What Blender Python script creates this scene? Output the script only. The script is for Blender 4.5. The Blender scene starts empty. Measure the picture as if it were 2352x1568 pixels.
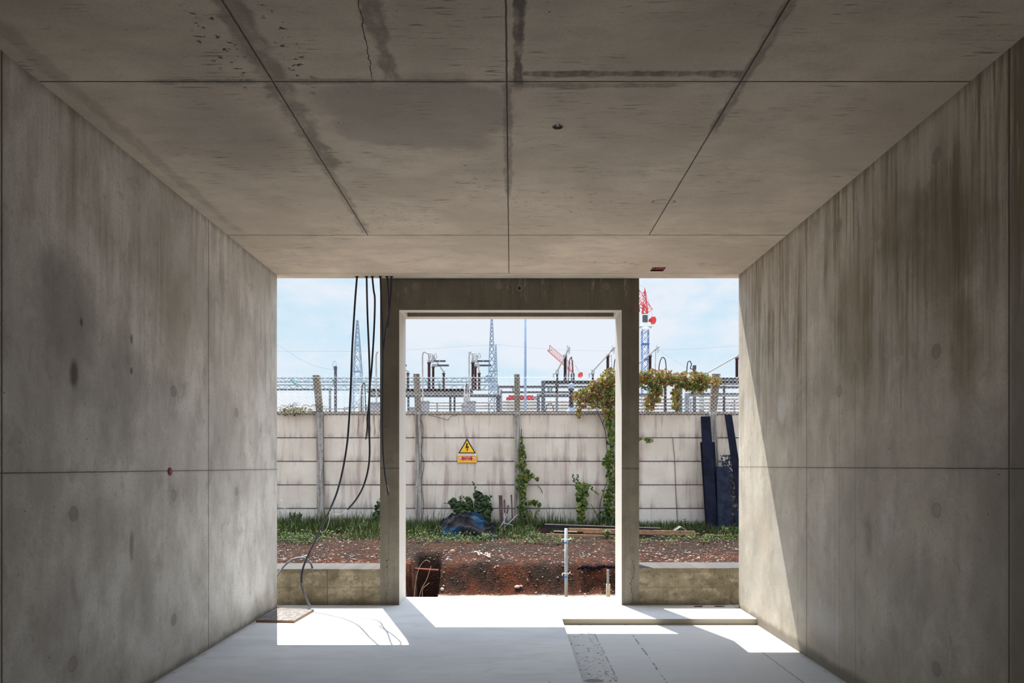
import bpy, bmesh, math, random
from mathutils import Vector, Matrix, noise as mnoise
R = random.Random(7)
SC = bpy.context.scene
COL = SC.collection
F = 1600.0
VX, VY = 1174.0, 1070.0
CH = 1.5
def P(x, y, Y):
    """photo measurement at distance Y (metres) -> point in the place"""
    return Vector(((x-VX)/F*Y, Y, CH+(VY-y)/F*Y))
def PX(x, Y): return (x-VX)/F*Y
def PZ(y, Y): return CH+(VY-y)/F*Y

# ------------------------------------------------------------------ node maths
class E:
    def __init__(s, nt, v): s.nt, s.v = nt, v
    def _m(s, op, o=None, o2=None, clamp=False):
        n = s.nt.nodes.new('ShaderNodeMath'); n.operation = op; n.use_clamp = clamp
        for i, a in enumerate((s, o, o2)):
            if a is None: continue
            a = a.v if isinstance(a, E) else a
            if isinstance(a, (int, float)): n.inputs[i].default_value = a
            else: s.nt.links.new(a, n.inputs[i])
        return E(s.nt, n.outputs[0])
    def __add__(s, o): return s._m('ADD', o)
    def __radd__(s, o): return s._m('ADD', o)
    def __sub__(s, o): return s._m('SUBTRACT', o)
    def __rsub__(s, o): return E(s.nt, o)._m('SUBTRACT', s)
    def __mul__(s, o): return s._m('MULTIPLY', o)
    def __rmul__(s, o): return s._m('MULTIPLY', o)
    def __truediv__(s, o): return s._m('DIVIDE', o)
    def abs(s): return s._m('ABSOLUTE')
    def max(s, o): return s._m('MAXIMUM', o)
    def min(s, o): return s._m('MINIMUM', o)
    def sqrt(s): return s._m('SQRT')
    def floor(s): return s._m('FLOOR')
    def ss(s, a, b, lo=0.0, hi=1.0):
        n = s.nt.nodes.new('ShaderNodeMapRange'); n.interpolation_type = 'SMOOTHSTEP'
        s.nt.links.new(s.v, n.inputs[0])
        flip = a > b
        if flip: a, b, lo, hi = b, a, hi, lo
        n.inputs[1].default_value = a; n.inputs[2].default_value = b
        n.inputs[3].default_value = lo; n.inputs[4].default_value = hi
        return E(s.nt, n.outputs[0])
class M:
    """material under construction"""
    def __init__(s, name, rough=.8, spec=.3, metal=0.0):
        m = bpy.data.materials.new(name); m.use_nodes = True
        s.m, s.nt = m, m.node_tree
        s.b = s.nt.nodes['Principled BSDF']
        s.b.inputs['Roughness'].default_value = rough
        s.b.inputs['Specular IOR Level'].default_value = spec
        s.b.inputs['Metallic'].default_value = metal
    def pos(s, obj=False):
        if obj:
            n = s.nt.nodes.new('ShaderNodeTexCoord'); o = n.outputs['Object']
        else:
            n = s.nt.nodes.new('ShaderNodeNewGeometry'); o = n.outputs['Position']
        q = s.nt.nodes.new('ShaderNodeSeparateXYZ'); s.nt.links.new(o, q.inputs[0])
        return [E(s.nt, q.outputs[i]) for i in range(3)]
    def vec(s, x, y, z=0.0):
        n = s.nt.nodes.new('ShaderNodeCombineXYZ')
        for i, a in enumerate((x, y, z)):
            if isinstance(a, E): s.nt.links.new(a.v, n.inputs[i])
            else: n.inputs[i].default_value = a
        return n.outputs[0]
    def noise(s, v, scale, detail=3, rough=.5, dist=0.0):
        n = s.nt.nodes.new('ShaderNodeTexNoise')
        s.nt.links.new(v, n.inputs['Vector'])
        n.inputs['Scale'].default_value = scale; n.inputs['Detail'].default_value = detail
        n.inputs['Roughness'].default_value = rough; n.inputs['Distortion'].default_value = dist
        return E(s.nt, n.outputs[0])
    def voro(s, v, scale):
        n = s.nt.nodes.new('ShaderNodeTexVoronoi'); s.nt.links.new(v, n.inputs['Vector'])
        n.inputs['Scale'].default_value = scale
        q = s.nt.nodes.new('ShaderNodeSeparateColor'); s.nt.links.new(n.outputs['Color'], q.inputs[0])
        return E(s.nt, n.outputs['Distance']), E(s.nt, q.outputs[0])
    def mix(s, f, a, b):
        n = s.nt.nodes.new('ShaderNodeMix'); n.data_type = 'RGBA'
        if isinstance(f, E): s.nt.links.new(f.v, n.inputs[0])
        else: n.inputs[0].default_value = f
        for i, c in ((6, a), (7, b)):
            if isinstance(c, tuple): n.inputs[i].default_value = (*c, 1)
            else: s.nt.links.new(c, n.inputs[i])
        return n.outputs[2]
    def ramp(s, f, stops, const=False):
        n = s.nt.nodes.new('ShaderNodeValToRGB'); s.nt.links.new(f.v if isinstance(f, E) else f, n.inputs[0])
        cr = n.color_ramp
        if const: cr.interpolation = 'CONSTANT'
        while len(cr.elements) < len(stops): cr.elements.new(.5)
        for e, (p, c) in zip(cr.elements, stops): e.position = p; e.color = (*c, 1)
        return n.outputs[0]
    def color(s, c):
        if isinstance(c, tuple): s.b.inputs['Base Color'].default_value = (*c, 1)
        else: s.nt.links.new(c, s.b.inputs['Base Color'])
        return s
    def bump(s, h, strength=.3, dist=.01):
        n = s.nt.nodes.new('ShaderNodeBump'); n.inputs['Strength'].default_value = strength
        n.inputs['Distance'].default_value = dist
        s.nt.links.new(h.v, n.inputs['Height']); s.nt.links.new(n.outputs[0], s.b.inputs['Normal'])
        return s
def simple(name, c, rough=.7, metal=0.0, var=.25, scale=6.0, spec=.3, bump=0.0):
    k = M(name, rough, spec, metal)
    x, y, z = k.pos(True)
    n = k.noise(k.vec(x, y, z), scale, 4, .6)
    dark = tuple(v*(1-var) for v in c); lite = tuple(min(1, v*(1+var)) for v in c)
    k.color(k.mix(n.ss(.3, .7), dark, lite))
    if bump: k.bump(n, bump, .01)
    return k.m

# ------------------------------------------------------------------ mesh builder
class MB:
    def __init__(s): s.v, s.f, s.mi = [], [], []
    def add(s, vs, fs, mi=0):
        b = len(s.v); s.v += [tuple(v) for v in vs]
        for f in fs: s.f.append(tuple(b+i for i in f)); s.mi.append(mi)
        return s
    def box(s, x0, x1, y0, y1, z0, z1, mi=0):
        return s.add([(x0,y0,z0),(x1,y0,z0),(x1,y1,z0),(x0,y1,z0),(x0,y0,z1),(x1,y0,z1),(x1,y1,z1),(x0,y1,z1)],
              [(3,2,1,0),(4,5,6,7),(0,1,5,4),(1,2,6,5),(2,3,7,6),(3,0,4,7)], mi)
    def poly(s, pts, y0, y1, mi=0):
        """outline in the x-z plane extruded along y"""
        n = len(pts)
        vs = [(p[0], y0, p[1]) for p in pts]+[(p[0], y1, p[1]) for p in pts]
        fs = [tuple(range(n)), tuple(reversed(range(n, 2*n)))]+[(i, i+n, (i+1) % n+n, (i+1) % n) for i in range(n)]
        return s.add(vs, fs, mi)
    def slab(s, q, z0, z1, mi=0):
        n = len(q)
        vs = [(p[0], p[1], z0) for p in q]+[(p[0], p[1], z1) for p in q]
        fs = [tuple(reversed(range(n))), tuple(range(n, 2*n))]+[(i, (i+1) % n, (i+1) % n+n, i+n) for i in range(n)]
        return s.add(vs, fs, mi)
    def tube(s, pts, r, n=8, mi=0, cap=True):
        pts = [Vector(p) for p in pts]; rs = r if isinstance(r, (list, tuple)) else [r]*len(pts)
        vs, fs = [], []
        up = None
        for i, p in enumerate(pts):
            t = (pts[min(i+1, len(pts)-1)]-pts[max(i-1, 0)])
            t = t.normalized() if t.length > 1e-9 else Vector((0, 0, 1))
            if up is None:
                up = Vector((0, 0, 1)) if abs(t.z) < .9 else Vector((0, 1, 0))
            u = t.cross(up)
            if u.length < 1e-6: u = t.cross(Vector((1, 0, 0)))
            u.normalize(); w = u.cross(t).normalized(); up = w
            for k in range(n):
                a = 2*math.pi*(k+.5)/n
                vs.append(p+u*math.cos(a)*rs[i]+w*math.sin(a)*rs[i])
        for i in range(len(pts)-1):
            for k in range(n):
                fs.append((i*n+k, i*n+(k+1) % n, (i+1)*n+(k+1) % n, (i+1)*n+k))
        if cap:
            fs.append(tuple(reversed(range(n)))); fs.append(tuple((len(pts)-1)*n+k for k in range(n)))
        return s.add(vs, fs, mi)
    def lathe(s, c, prof, n=12, mi=0, axis='z'):
        """prof: (radius, offset) pairs along the axis from c"""
        vs, fs = [], []
        for (r, h) in prof:
            for k in range(n):
                a = 2*math.pi*k/n
                if axis == 'z': vs.append((c[0]+r*math.cos(a), c[1]+r*math.sin(a), c[2]+h))
                elif axis == 'x': vs.append((c[0]+h, c[1]+r*math.cos(a), c[2]+r*math.sin(a)))
                else: vs.append((c[0]+r*math.cos(a), c[1]+h, c[2]-r*math.sin(a)))
        for i in range(len(prof)-1):
            for k in range(n): fs.append((i*n+k, i*n+(k+1) % n, (i+1)*n+(k+1) % n, (i+1)*n+k))
        fs.append(tuple(reversed(range(n)))); fs.append(tuple((len(prof)-1)*n+k for k in range(n)))
        return s.add(vs, fs, mi)
    def build(s, name, mats, parent=None, smooth=False, origin=None):
        me = bpy.data.meshes.new(name)
        vs = s.v
        if origin is not None: vs = [(a-origin[0], b-origin[1], c-origin[2]) for a, b, c in vs]
        me.from_pydata(vs, [], s.f)
        if not isinstance(mats, (list, tuple)): mats = [mats]
        for m in mats: me.materials.append(m)
        if any(s.mi): me.polygons.foreach_set('material_index', s.mi)
        if smooth: me.polygons.foreach_set('use_smooth', [True]*len(me.polygons))
        me.update()
        o = bpy.data.objects.new(name, me); COL.objects.link(o)
        if origin is not None: o.location = origin
        if parent is not None:
            o.parent = parent
            o.location = Vector(o.location)-Vector(parent.location)
        return o
def tag(o, label=None, cat=None, group=None, kind=None):
    if label: o['label'] = label
    if cat: o['category'] = cat
    if group: o['group'] = group
    if kind: o['kind'] = kind
    return o
def thing(name, label, cat, loc, group=None):
    o = bpy.data.objects.new(name, None); o.empty_display_size = .1
    COL.objects.link(o); o.location = loc
    return tag(o, label, cat, group)
def curve(pts, n=8):
    """Catmull-Rom through points"""
    p = [Vector(q) for q in pts]; p = [2*p[0]-p[1]]+p+[2*p[-1]-p[-2]]
    out = []
    for i in range(1, len(p)-2):
        for k in range(n):
            t = k/n
            out.append(.5*((2*p[i])+(-p[i-1]+p[i+1])*t+(2*p[i-1]-5*p[i]+4*p[i+1]-p[i+2])*t*t+(-p[i-1]+3*p[i]-3*p[i+1]+p[i+2])*t**3))
    out.append(p[-2]); return out

# ------------------------------------------------------------------ dimensions of the room
XL, XR, ZC = -2.48, 2.412, 3.521
YW = 7.38          # wall ends
YC = 7.50          # ceiling slab edge
YF, YB = 7.52, 7.985  # portal front / back
YBK = -9.0
PXL, PXR = -1.415, 1.382
DXL, DXR, DZ = -1.208, 1.194, 3.183
RX, RY, RZ = .50, 6.838, -.056

# ------------------------------------------------------------------ concrete materials
def line(u, u0, w, j=None):
    d = (u-u0).abs()
    if j is not None: d = d+j
    return d.ss(w, w*.35)
def blob(k, u, v, u0, v0, ru, rv, nz, amp=.5, a=1.0, b=.75):
    du, dv = (u-u0)/ru, (v-v0)/rv
    d = (du*du+dv*dv).sqrt()+(nz-.5)*amp
    return d.ss(a, b)
def mat_ceiling():
    k = M('ceiling_concrete', .75, .25)
    x, y, z = k.pos()
    big = k.noise(k.vec(x, y), .9, 5, .6, .4)
    med = k.noise(k.vec(x*1.0, y*2.2), 3.0, 6, .65)
    fine = k.noise(k.vec(x, y*1.5), 60, 3, .6)
    c = k.mix(big.ss(.35, .68), (.50, .445, .365), (.66, .59, .49))
    c = k.mix(med.ss(.4, .72)*.5, c, (.40, .365, .315))
    c = k.mix(fine.ss(.35, .75)*.25, c, (.30, .27, .23))
    # greyer clouded patch
    nzb = k.noise(k.vec(x, y), 2.2, 4, .6)
    c = k.mix(blob(k, x, y, -.55, 4.05, .62, .5, nzb, .9)*.55, c, (.27, .245, .225))
    c = k.mix(blob(k, x, y, -1.75, 4.2, .5, .8, nzb, .9, 1.1, .3)*.45, c, (.24, .22, .20))
    # water stains along joints
    ns = k.noise(k.vec(x, y), 9, 4, .6); ns2 = k.noise(k.vec(x, y, 3.0), 3.5, 3, .6)
    ns4 = k.noise(k.vec(x*2.5, y, 6.0), 4.5, 4, .7).ss(.28, .58, .35, 1.0)
    def band(u, u0, w, m, dens=.6):
        return ((u-u0).abs()+(ns-.5)*w*1.5+(ns2-.5)*w*1.4+(fine-.5)*w*.5).ss(w, w*.45)*m*dens*ns4
    my = lambda a, b: y.ss(a-.06, a+.06)*y.ss(b+.06, b-.06)
    mx = lambda a, b: x.ss(a-.06, a+.06)*x.ss(b+.06, b-.06)
    st = band(x, .035, .035, my(2.0, 3.72), .85)
    st = st.max(band(y, 3.59, .035, mx(.03, 1.22), .75))
    st = st.max(band(y, 3.70, .03, mx(-.05, .9), .5))
    st = st.max(band(x, -.02, .035, my(3.6, 5.2), .5))
    st = st.max(band(x, -1.23, .10, my(2.9, 4.75), .55))
    st = st.max(band(x, -1.25, .05, my(4.6, 6.05), .4))
    st = st.max(band(x, -.62, .06, my(3.0, 3.66), .6))
    st = st.max(band(x, 1.22, .04, my(3.0, 4.2), .55))
    st = st.max(band(y, 3.66, .03, mx(-1.9, .1), .5))
    st = st.max(band(x, -2.35, .06, my(3.0, 6.0), .25))
    c = k.mix(st, c, (.095, .078, .074))
    # board grain dashes
    dsh = k.noise(k.vec(x*5, y*70), 1.0, 2, .5); area = k.noise(k.vec(x, y, 5.0), 1.6, 3, .6)
    c = k.mix(dsh.ss(.61, .67)*area.ss(.44, .62)*.75, c, (.13, .11, .085))
    sd = k.noise(k.vec(x*30, y*60, 12.0), 1.0, 3, .7); c = k.mix(sd.ss(.60, .68)*med.ss(.42, .6)*.5, c, (.15, .125, .095))
    sp = k.noise(k.vec(x*14, y*34, 9.0), 1.0, 3, .7)
    bl = blob(k, x, y, -.95, 5.7, .75, .4, ns2, 1.0, 1.0, .4).max(blob(k, x, y, -.25, 4.9, .2, .6, ns2, 1.0, 1.0, .4)).max(blob(k, x, y, .45, 5.3, .7, .3, ns2, 1.2, 1.0, .5)).max(blob(k, x, y, .5, 6.8, .7, .3, ns2, 1.2, 1.0, .5))
    c = k.mix(sp.ss(.60, .68)*bl*.85, c, (.11, .09, .065))
    spk = k.noise(k.vec(x*22, y*30, 2.0), 1.0, 2, .6).ss(.60, .66)
    c = k.mix(spk*(blob(k, x, y, -1.40, 3.35, .12, .5, ns2, .6, 1.0, .5).max(blob(k, x, y, -1.08, 3.4, .08, .5, ns2, .6, 1.0, .5)))*.9, c, (.03, .025, .02))
    # joints
    jn = (k.noise(k.vec(x, y), 14, 3, .6)-.5)*.006
    j = line(y+jn, 3.662, .0075).max(line(y+jn, 6.10, .009)).max(line(x+jn, -.023, .0065)*y.ss(7.31, 7.29))
    sel = y.ss(6.11, 6.09)
    j = j.max(line(x+jn, -1.254, .0065)*sel).max(line(x+jn, 1.207, .0065)*sel).max(line(y+jn*.3, 7.306, .006)*.7)
    crk = line(x+(ns-.5)*.05+(y-3.0)*.1, -.66, .004)*my(1.5, 3.66)
    wob = (k.noise(k.vec(x, y), 5, 4, .7)-.5)*.28
    crk = crk.max(line(y+wob*.9, 6.93, .006)*mx(.75, 1.55)*.6).max(line(((x-1.16)*(x-1.16)*2.2+(y-5.33)*(y-5.33)*14).sqrt()+wob*.5, .13, .013))
    c = k.mix(j.max(crk)*.92, c, (.05, .042, .036))
    d, r = k.voro(k.vec(x, y), 5.0)
    c = k.mix(d.ss(.035, .02)*r.ss(.6, .62)*.8, c, (.07, .055, .045))
    k.color(c)
    k.bump((fine*.3+med*.5-j*1.5-dsh.ss(.63, .69)*area.ss(.5, .66)*.3), .35, .01)
    return k.m
def mat_wall(name, u_is, joints_v, zj, seed, brown, spots, plug, rings=()):
    k = M(name, .75, .25)
    x, y, z = k.pos(); u, v = y, z
    big = k.noise(k.vec(u, v, seed), .8, 4, .6, .3)
    med = k.noise(k.vec(u*2.2, v, seed+1), 2.0, 6, .6)
    fine = k.noise(k.vec(u*1.5, v, seed+2), 55, 3, .6)
    stk = k.noise(k.vec(u*9, v*.55, seed), 1.0, 5, .65)
    stf = k.noise(k.vec(u*26, v*.9, seed+4), 1.0, 4, .7)
    c = k.mix(big.ss(.35, .7), (.50, .46, .385), (.74, .69, .59)) if brown > .5 else k.mix(big.ss(.35, .7), (.58, .56, .53), (.82, .81, .775))
    c = k.mix(med.ss(.38, .68)*.55, c, (.36, .335, .295))
    c = k.mix(fine.ss(.3, .75)*.22, c, (.27, .25, .22))
    cl = k.noise(k.vec(u*1.3, v*.8, seed+11), 3.2, 6, .7, .4); sp1 = k.noise(k.vec(u*1.4, v, seed+12), 34, 5, .75)
    sp2 = k.noise(k.vec(u*1.3, v*.7, seed+13), 11, 4, .7)
    c = k.mix(cl.ss(.54, .68)*.45, c, (.70, .69, .66)); c = k.mix(cl.ss(.46, .32)*.4, c, (.29, .27, .245))
    c = k.mix(sp1.ss(.54, .66)*big.ss(.35, .55, .35, 1.0)*.30, c, (.22, .20, .18)); c = k.mix(sp2.ss(.58, .70)*.30, c, (.24, .215, .19))
    c = k.mix(y.ss(3.42, 3.34)*.7, c, (.17, .145, .12))  # near bays browner, with shade of the dark corners put into the colour
    sm = k.noise(k.vec(u*1.1, v*.5, seed+14), 1.6, 3, .6).ss(.38, .60, .15, 1.0)
    up = (v+(stk-.5)*1.6).ss(1.4, 3.2)
    c = k.mix(stk.ss(.42, .68)*up*brown*sm, c, (.215, .17, .11))
    c = k.mix(stf.ss(.48, .64)*up*sm*brown*.85, c, (.20, .155, .095))
    c = k.mix((1-stf).ss(.52, .66)*v.ss(1.8, 2.8)*brown*.6, c, (.56, .51, .42))
    nz = k.noise(k.vec(u, v, seed+6), 3.0, 5, .65)
    for (a, b, ra, rb, s, col) in spots:
        c = k.mix(blob(k, u, v, a, b, ra, rb, nz, 1.3, 1.15, .35)*s, c, col)
    nf = k.noise(k.vec(u, v, seed+8), 18, 3, .6)
    for (a, b) in plug:
        d = (((u-a)*(u-a)+(v-b)*(v-b)).sqrt())+(nf-.5)*.015
        c = k.mix(d.ss(.046, .030)*nz.ss(.35, .55, .25, .6), c, (.25, .225, .20))
        c = k.mix((d-.04).abs().ss(.008, .002)*.4, c, (.17, .15, .13))
        c = k.mix(d.ss(.16, .03)*.25, c, (.24, .22, .20))
    d, r = k.voro(k.vec(u, v, seed), 9.0)
    c = k.mix(d.ss(.055, .035)*r.ss(.55, .58)*.75, c, (.09, .075, .065))
    d2, r2 = k.voro(k.vec(u, v, seed+3), 26.0)
    c = k.mix(d2.ss(.09, .05)*r2.ss(.6, .65)*.5, c, (.15, .13, .115))
    # moisture band along the foot
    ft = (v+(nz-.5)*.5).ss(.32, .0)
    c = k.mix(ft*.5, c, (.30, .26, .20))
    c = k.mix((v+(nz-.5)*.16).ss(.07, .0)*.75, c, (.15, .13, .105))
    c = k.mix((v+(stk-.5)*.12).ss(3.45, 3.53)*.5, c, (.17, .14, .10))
    jn = (nf-.5)*.006
    j = line(v+jn, zj, .0045)
    for a in joints_v: j = j.max(line(u+jn*.5, a, .007))
    lj = (v-zj).abs().ss(.03, 0.0)*.12
    for a in rings: j = j.max(line(u+jn*.3, a, .0035)*v.ss(2.3, 1.9)*.6)
    c = k.mix(j.max(lj)*.88, c, (.085, .07, .055))
    k.color(c)
    k.bump(fine*.25+med*.6-j*1.6-d.ss(.055, .035)*r.ss(.55, .58), .35, .008)
    return k.m
def mat_floor():
    k = M('floor_screed', .62, .3)
    x, y, z = k.pos()
    big = k.noise(k.vec(x, y*1.6), .9, 4, .6, .5); med = k.noise(k.vec(x, y*3), 2.6, 5, .6, .6)
    fine = k.noise(k.vec(x, y), 40, 3, .6); wv = k.noise(k.vec(x*1.5, y*14), 2.0, 4, .6)
    c = k.mix(big.ss(.3, .7), (.60, .61, .625), (.70, .705, .71))
    c = k.mix(med.ss(.45, .72)*.5, c, (.50, .515, .535)); c = k.mix(k.noise(k.vec(x*1.2, y*5), 3.0, 5, .7).ss(.58, .7)*.3, c, (.40, .41, .43))
    low = z.ss(-.01, -.05)
    c = k.mix(low*.7, c, (.55, .545, .54))
    c = k.mix(wv.ss(.52, .7)*low*x.ss(1.0, 1.2)*.3, c, (.40, .39, .385))
    jn = (k.noise(k.vec(x, y), 12, 3, .7)-.5)*.03
    # pitted strip where the formwork was
    strip = x.ss(.49, .51)*x.ss(.775, .765)*low
    pn = k.noise(k.vec(x*30, y*27), 1.0, 3, .6); pa = k.noise(k.vec(x, y, 4.0), 4.0, 2, .5)
    pit = pn.ss(.575, .61)*(x.ss(.64, .72)*.5+pa.ss(.36, .5)).min(1.0)*strip
    c = k.mix(strip*.35, c, (.45, .45, .44))
    c = k.mix(pit*.9, c, (.07, .07, .07))
    pc = k.noise(k.vec(x*5, y*9), 1.0, 3, .6)
    cr = line(x+jn*.6, .775, .009)*low*pc.ss(.45, .5)*.8
    cr = cr.max(line(x+jn, 1.12, .010)*low*pc.ss(.44, .52)).max(line(x+jn*.6, 2.10, .007)*low*.9)
    cr = cr.max(line(x+jn*.3, .505, .006)*low)
    cr = cr.max(blob(k, x, y, .60, 5.05, .08, .05, pn, 1.2))
    c = k.mix(cr*.85, c, (.12, .12, .12))
    d, r = k.voro(k.vec(x, y), 3.2)
    c = k.mix(d.ss(.03, .018)*r.ss(.72, .74), c, (.05, .05, .05))
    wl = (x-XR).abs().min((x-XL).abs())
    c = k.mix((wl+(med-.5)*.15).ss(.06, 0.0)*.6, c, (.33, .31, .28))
    # vertical face of the step is raw concrete
    n = k.nt.nodes.new('ShaderNodeNewGeometry'); q = k.nt.nodes.new('ShaderNodeSeparateXYZ')
    k.nt.links.new(n.outputs['True Normal'], q.inputs[0])
    side = E(k.nt, q.outputs[2]).abs().ss(.6, .3)
    c = k.mix(side, c, (.42, .38, .29))
    k.color(c); k.bump(fine*.15+med*.4+wv*low*.5-pit*1.5-cr, .25, .012)
    return k.m
def mat_portal(name, lite, dark, drip, upper=True, reveal=(.60, .585, .55)):
    k = M(name, .9, .12)
    x, y, z = k.pos()
    n = k.nt.nodes.new('ShaderNodeNewGeometry'); q = k.nt.nodes.new('ShaderNodeSeparateXYZ')
    k.nt.links.new(n.outputs['True Normal'], q.inputs[0])
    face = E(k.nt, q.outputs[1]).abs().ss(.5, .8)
    big = k.noise(k.vec(x, y, z), 1.6, 5, .6); stk = k.noise(k.vec(x*16, y, z*.8), 1.0, 4, .6)
    fine = k.noise(k.vec(x, y, z), 50, 3, .6); med = k.noise(k.vec(x, z, 2.0), 6, 5, .65)
    c = k.mix(big.ss(.3, .7), dark, lite)
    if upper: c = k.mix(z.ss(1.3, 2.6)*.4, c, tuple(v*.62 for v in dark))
    c = k.mix(stk.ss(.45, .7)*.35, c, tuple(v*.6 for v in dark))
    c = k.mix(med.ss(.48, .68)*(.3 if upper else .65), c, tuple(v*.55 for v in dark))
    if not upper:
        cl = k.noise(k.vec(x*2.2, z*3.5, 5.0), 2.0, 6, .75); c = k.mix(cl.ss(.5, .62)*.6, c, (.60, .50, .35)); c = k.mix(cl.ss(.44, .36)*.6, c, (.15, .125, .08))
        c = k.mix(line(x, -1.985, .006).max((z+(med-.5)*.08).ss(.33, .36)*.35).max((z-.19+(med-.5)*.04).abs().ss(.012, .0)*.3), c, (.13, .11, .07))
    c = k.mix(fine.ss(.35, .75)*.2, c, tuple(v*.5 for v in dark))
    if drip:
        dr = k.noise(k.vec(x*22+z*.5, z*1.6), 1.0, 3, .5)
        c = k.mix((dr-.62).abs().ss(.012, .004)*z.ss(3.2, 3.45)*.55, c, (.55, .50, .42))
        nz = (med-.5)*.012
        for (a, b) in ((-1.03, 3.44), (-.13, 3.445), (.09, 3.42), (1.03, 3.44)):
            d = ((x-a)*(x-a)+(z-b)*(z-b)).sqrt()+nz
            c = k.mix(d.ss(.045, .036)*.45, c, (.33, .31, .28))
        d = ((x-.09)*(x-.09)+(z-3.42)*(z-3.42)).sqrt()
        c = k.mix(d.ss(.02, .012), c, (.05, .035, .02))
        c = k.mix(line(z+(med-.5)*.03, 1.475, .010)*.6, c, tuple(v*.35 for v in dark))
        # long crack and repair at the feet
        w = (k.noise(k.vec(x, z), 3.5, 4, .7)-.5)*.35
        c = k.mix(line(x+w*.5, -1.33, .004)*z.ss(.9, .7)*.8, c, (.05, .04, .03))
        c = k.mix(line(x+w*.6, 1.30, .004)*z.ss(.55, .4)*.8, c, (.05, .04, .03))
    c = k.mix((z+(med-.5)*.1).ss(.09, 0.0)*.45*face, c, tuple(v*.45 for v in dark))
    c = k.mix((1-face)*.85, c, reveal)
    d, r = k.voro(k.vec(x, y, z), 12.0)
    c = k.mix(d.ss(.10, .05)*r.ss(.7, .73)*.7, c, (.06, .05, .04))
    k.color(c); k.bump(fine*.3+med*.6-d.ss(.1, .05)*r.ss(.7, .73), .35, .008)
    return k.m

Mceil = mat_ceiling()
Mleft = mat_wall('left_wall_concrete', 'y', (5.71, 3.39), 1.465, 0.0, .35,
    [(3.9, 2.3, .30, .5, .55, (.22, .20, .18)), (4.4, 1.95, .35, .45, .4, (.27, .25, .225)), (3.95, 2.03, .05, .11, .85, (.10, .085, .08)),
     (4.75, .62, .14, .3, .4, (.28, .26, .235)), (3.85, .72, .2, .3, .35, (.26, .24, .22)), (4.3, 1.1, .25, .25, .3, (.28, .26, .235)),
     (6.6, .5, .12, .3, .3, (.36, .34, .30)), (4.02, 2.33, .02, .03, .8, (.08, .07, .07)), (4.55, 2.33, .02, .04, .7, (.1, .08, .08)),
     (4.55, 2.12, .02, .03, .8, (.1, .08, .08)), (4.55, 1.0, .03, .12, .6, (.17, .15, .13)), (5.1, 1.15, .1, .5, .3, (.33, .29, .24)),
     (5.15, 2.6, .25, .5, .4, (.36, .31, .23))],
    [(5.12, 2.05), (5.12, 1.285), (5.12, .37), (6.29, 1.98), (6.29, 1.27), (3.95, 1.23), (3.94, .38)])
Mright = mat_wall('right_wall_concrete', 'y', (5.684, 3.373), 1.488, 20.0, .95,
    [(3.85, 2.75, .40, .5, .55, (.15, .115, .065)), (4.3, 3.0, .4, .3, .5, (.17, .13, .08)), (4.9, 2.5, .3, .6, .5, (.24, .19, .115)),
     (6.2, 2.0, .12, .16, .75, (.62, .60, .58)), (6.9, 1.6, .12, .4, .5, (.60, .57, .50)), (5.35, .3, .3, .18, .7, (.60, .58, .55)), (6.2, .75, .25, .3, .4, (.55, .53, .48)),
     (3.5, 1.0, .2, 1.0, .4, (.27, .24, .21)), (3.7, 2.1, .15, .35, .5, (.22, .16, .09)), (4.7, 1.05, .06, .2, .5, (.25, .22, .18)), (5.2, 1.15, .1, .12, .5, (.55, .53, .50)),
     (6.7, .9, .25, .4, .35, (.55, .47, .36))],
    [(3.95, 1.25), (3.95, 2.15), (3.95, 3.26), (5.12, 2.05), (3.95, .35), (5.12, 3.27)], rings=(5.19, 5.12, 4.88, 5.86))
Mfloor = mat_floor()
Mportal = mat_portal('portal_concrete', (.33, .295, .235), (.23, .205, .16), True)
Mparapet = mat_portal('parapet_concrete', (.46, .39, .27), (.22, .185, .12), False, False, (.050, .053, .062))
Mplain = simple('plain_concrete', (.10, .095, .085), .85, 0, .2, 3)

# ------------------------------------------------------------------ room shell
def fill_with_holes(outer, holes, z):
    bm = bmesh.new(); loops = []
    for lp in [outer]+holes:
        vs = [bm.verts.new((a, b, z)) for a, b in lp]; loops.append(vs)
        for i in range(len(vs)): bm.edges.new((vs[i], vs[(i+1) % len(vs)]))
    bmesh.ops.triangle_fill(bm, edges=bm.edges[:], use_beauty=True, use_dissolve=False)
    return bm, loops
hc = [(.278+.036*math.cos(a*math.pi/12), 4.15+.036*math.sin(a*math.pi/12)) for a in range(24)]
hr = [(1.44, 7.085), (1.578, 7.085), (1.578, 7.232), (1.44, 7.232)]
bm, loops = fill_with_holes([(-3.1, YBK-.3), (3.1, YBK-.3), (3.1, YC), (-3.1, YC)], [hc, hr], ZC)
for f in bm.faces:
    if f.normal.z > 0: f.normal_flip()
for lp, dp in ((loops[1], .034), (loops[2], .07)):
    top = [bm.verts.new((v.co.x, v.co.y, ZC+dp)) for v in lp]; n = len(lp)
    for i in range(n): bm.faces.new((lp[i], lp[(i+1) % n], top[(i+1) % n], top[i]))
    bm.faces.new(list(reversed(top)))
o = loops[0]; T = [bm.verts.new((v.co.x, v.co.y, ZC+.42)) for v in o]
for i in range(4): bm.faces.new((o[(i+1) % 4], o[i], T[i], T[(i+1) % 4]))
bm.faces.new(T)
me = bpy.data.meshes.new('ceiling'); bm.to_mesh(me); bm.free(); me.materials.append(Mceil)
o = bpy.data.objects.new('ceiling', me); COL.objects.link(o); tag(o, kind='structure')
b = MB()
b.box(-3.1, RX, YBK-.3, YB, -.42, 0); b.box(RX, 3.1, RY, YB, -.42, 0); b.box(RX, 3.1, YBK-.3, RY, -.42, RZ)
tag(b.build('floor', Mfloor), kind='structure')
tag(MB().box(XL-.3, XL, YBK, YW, -.0, ZC).build('wall_left', Mleft), kind='structure')
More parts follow.
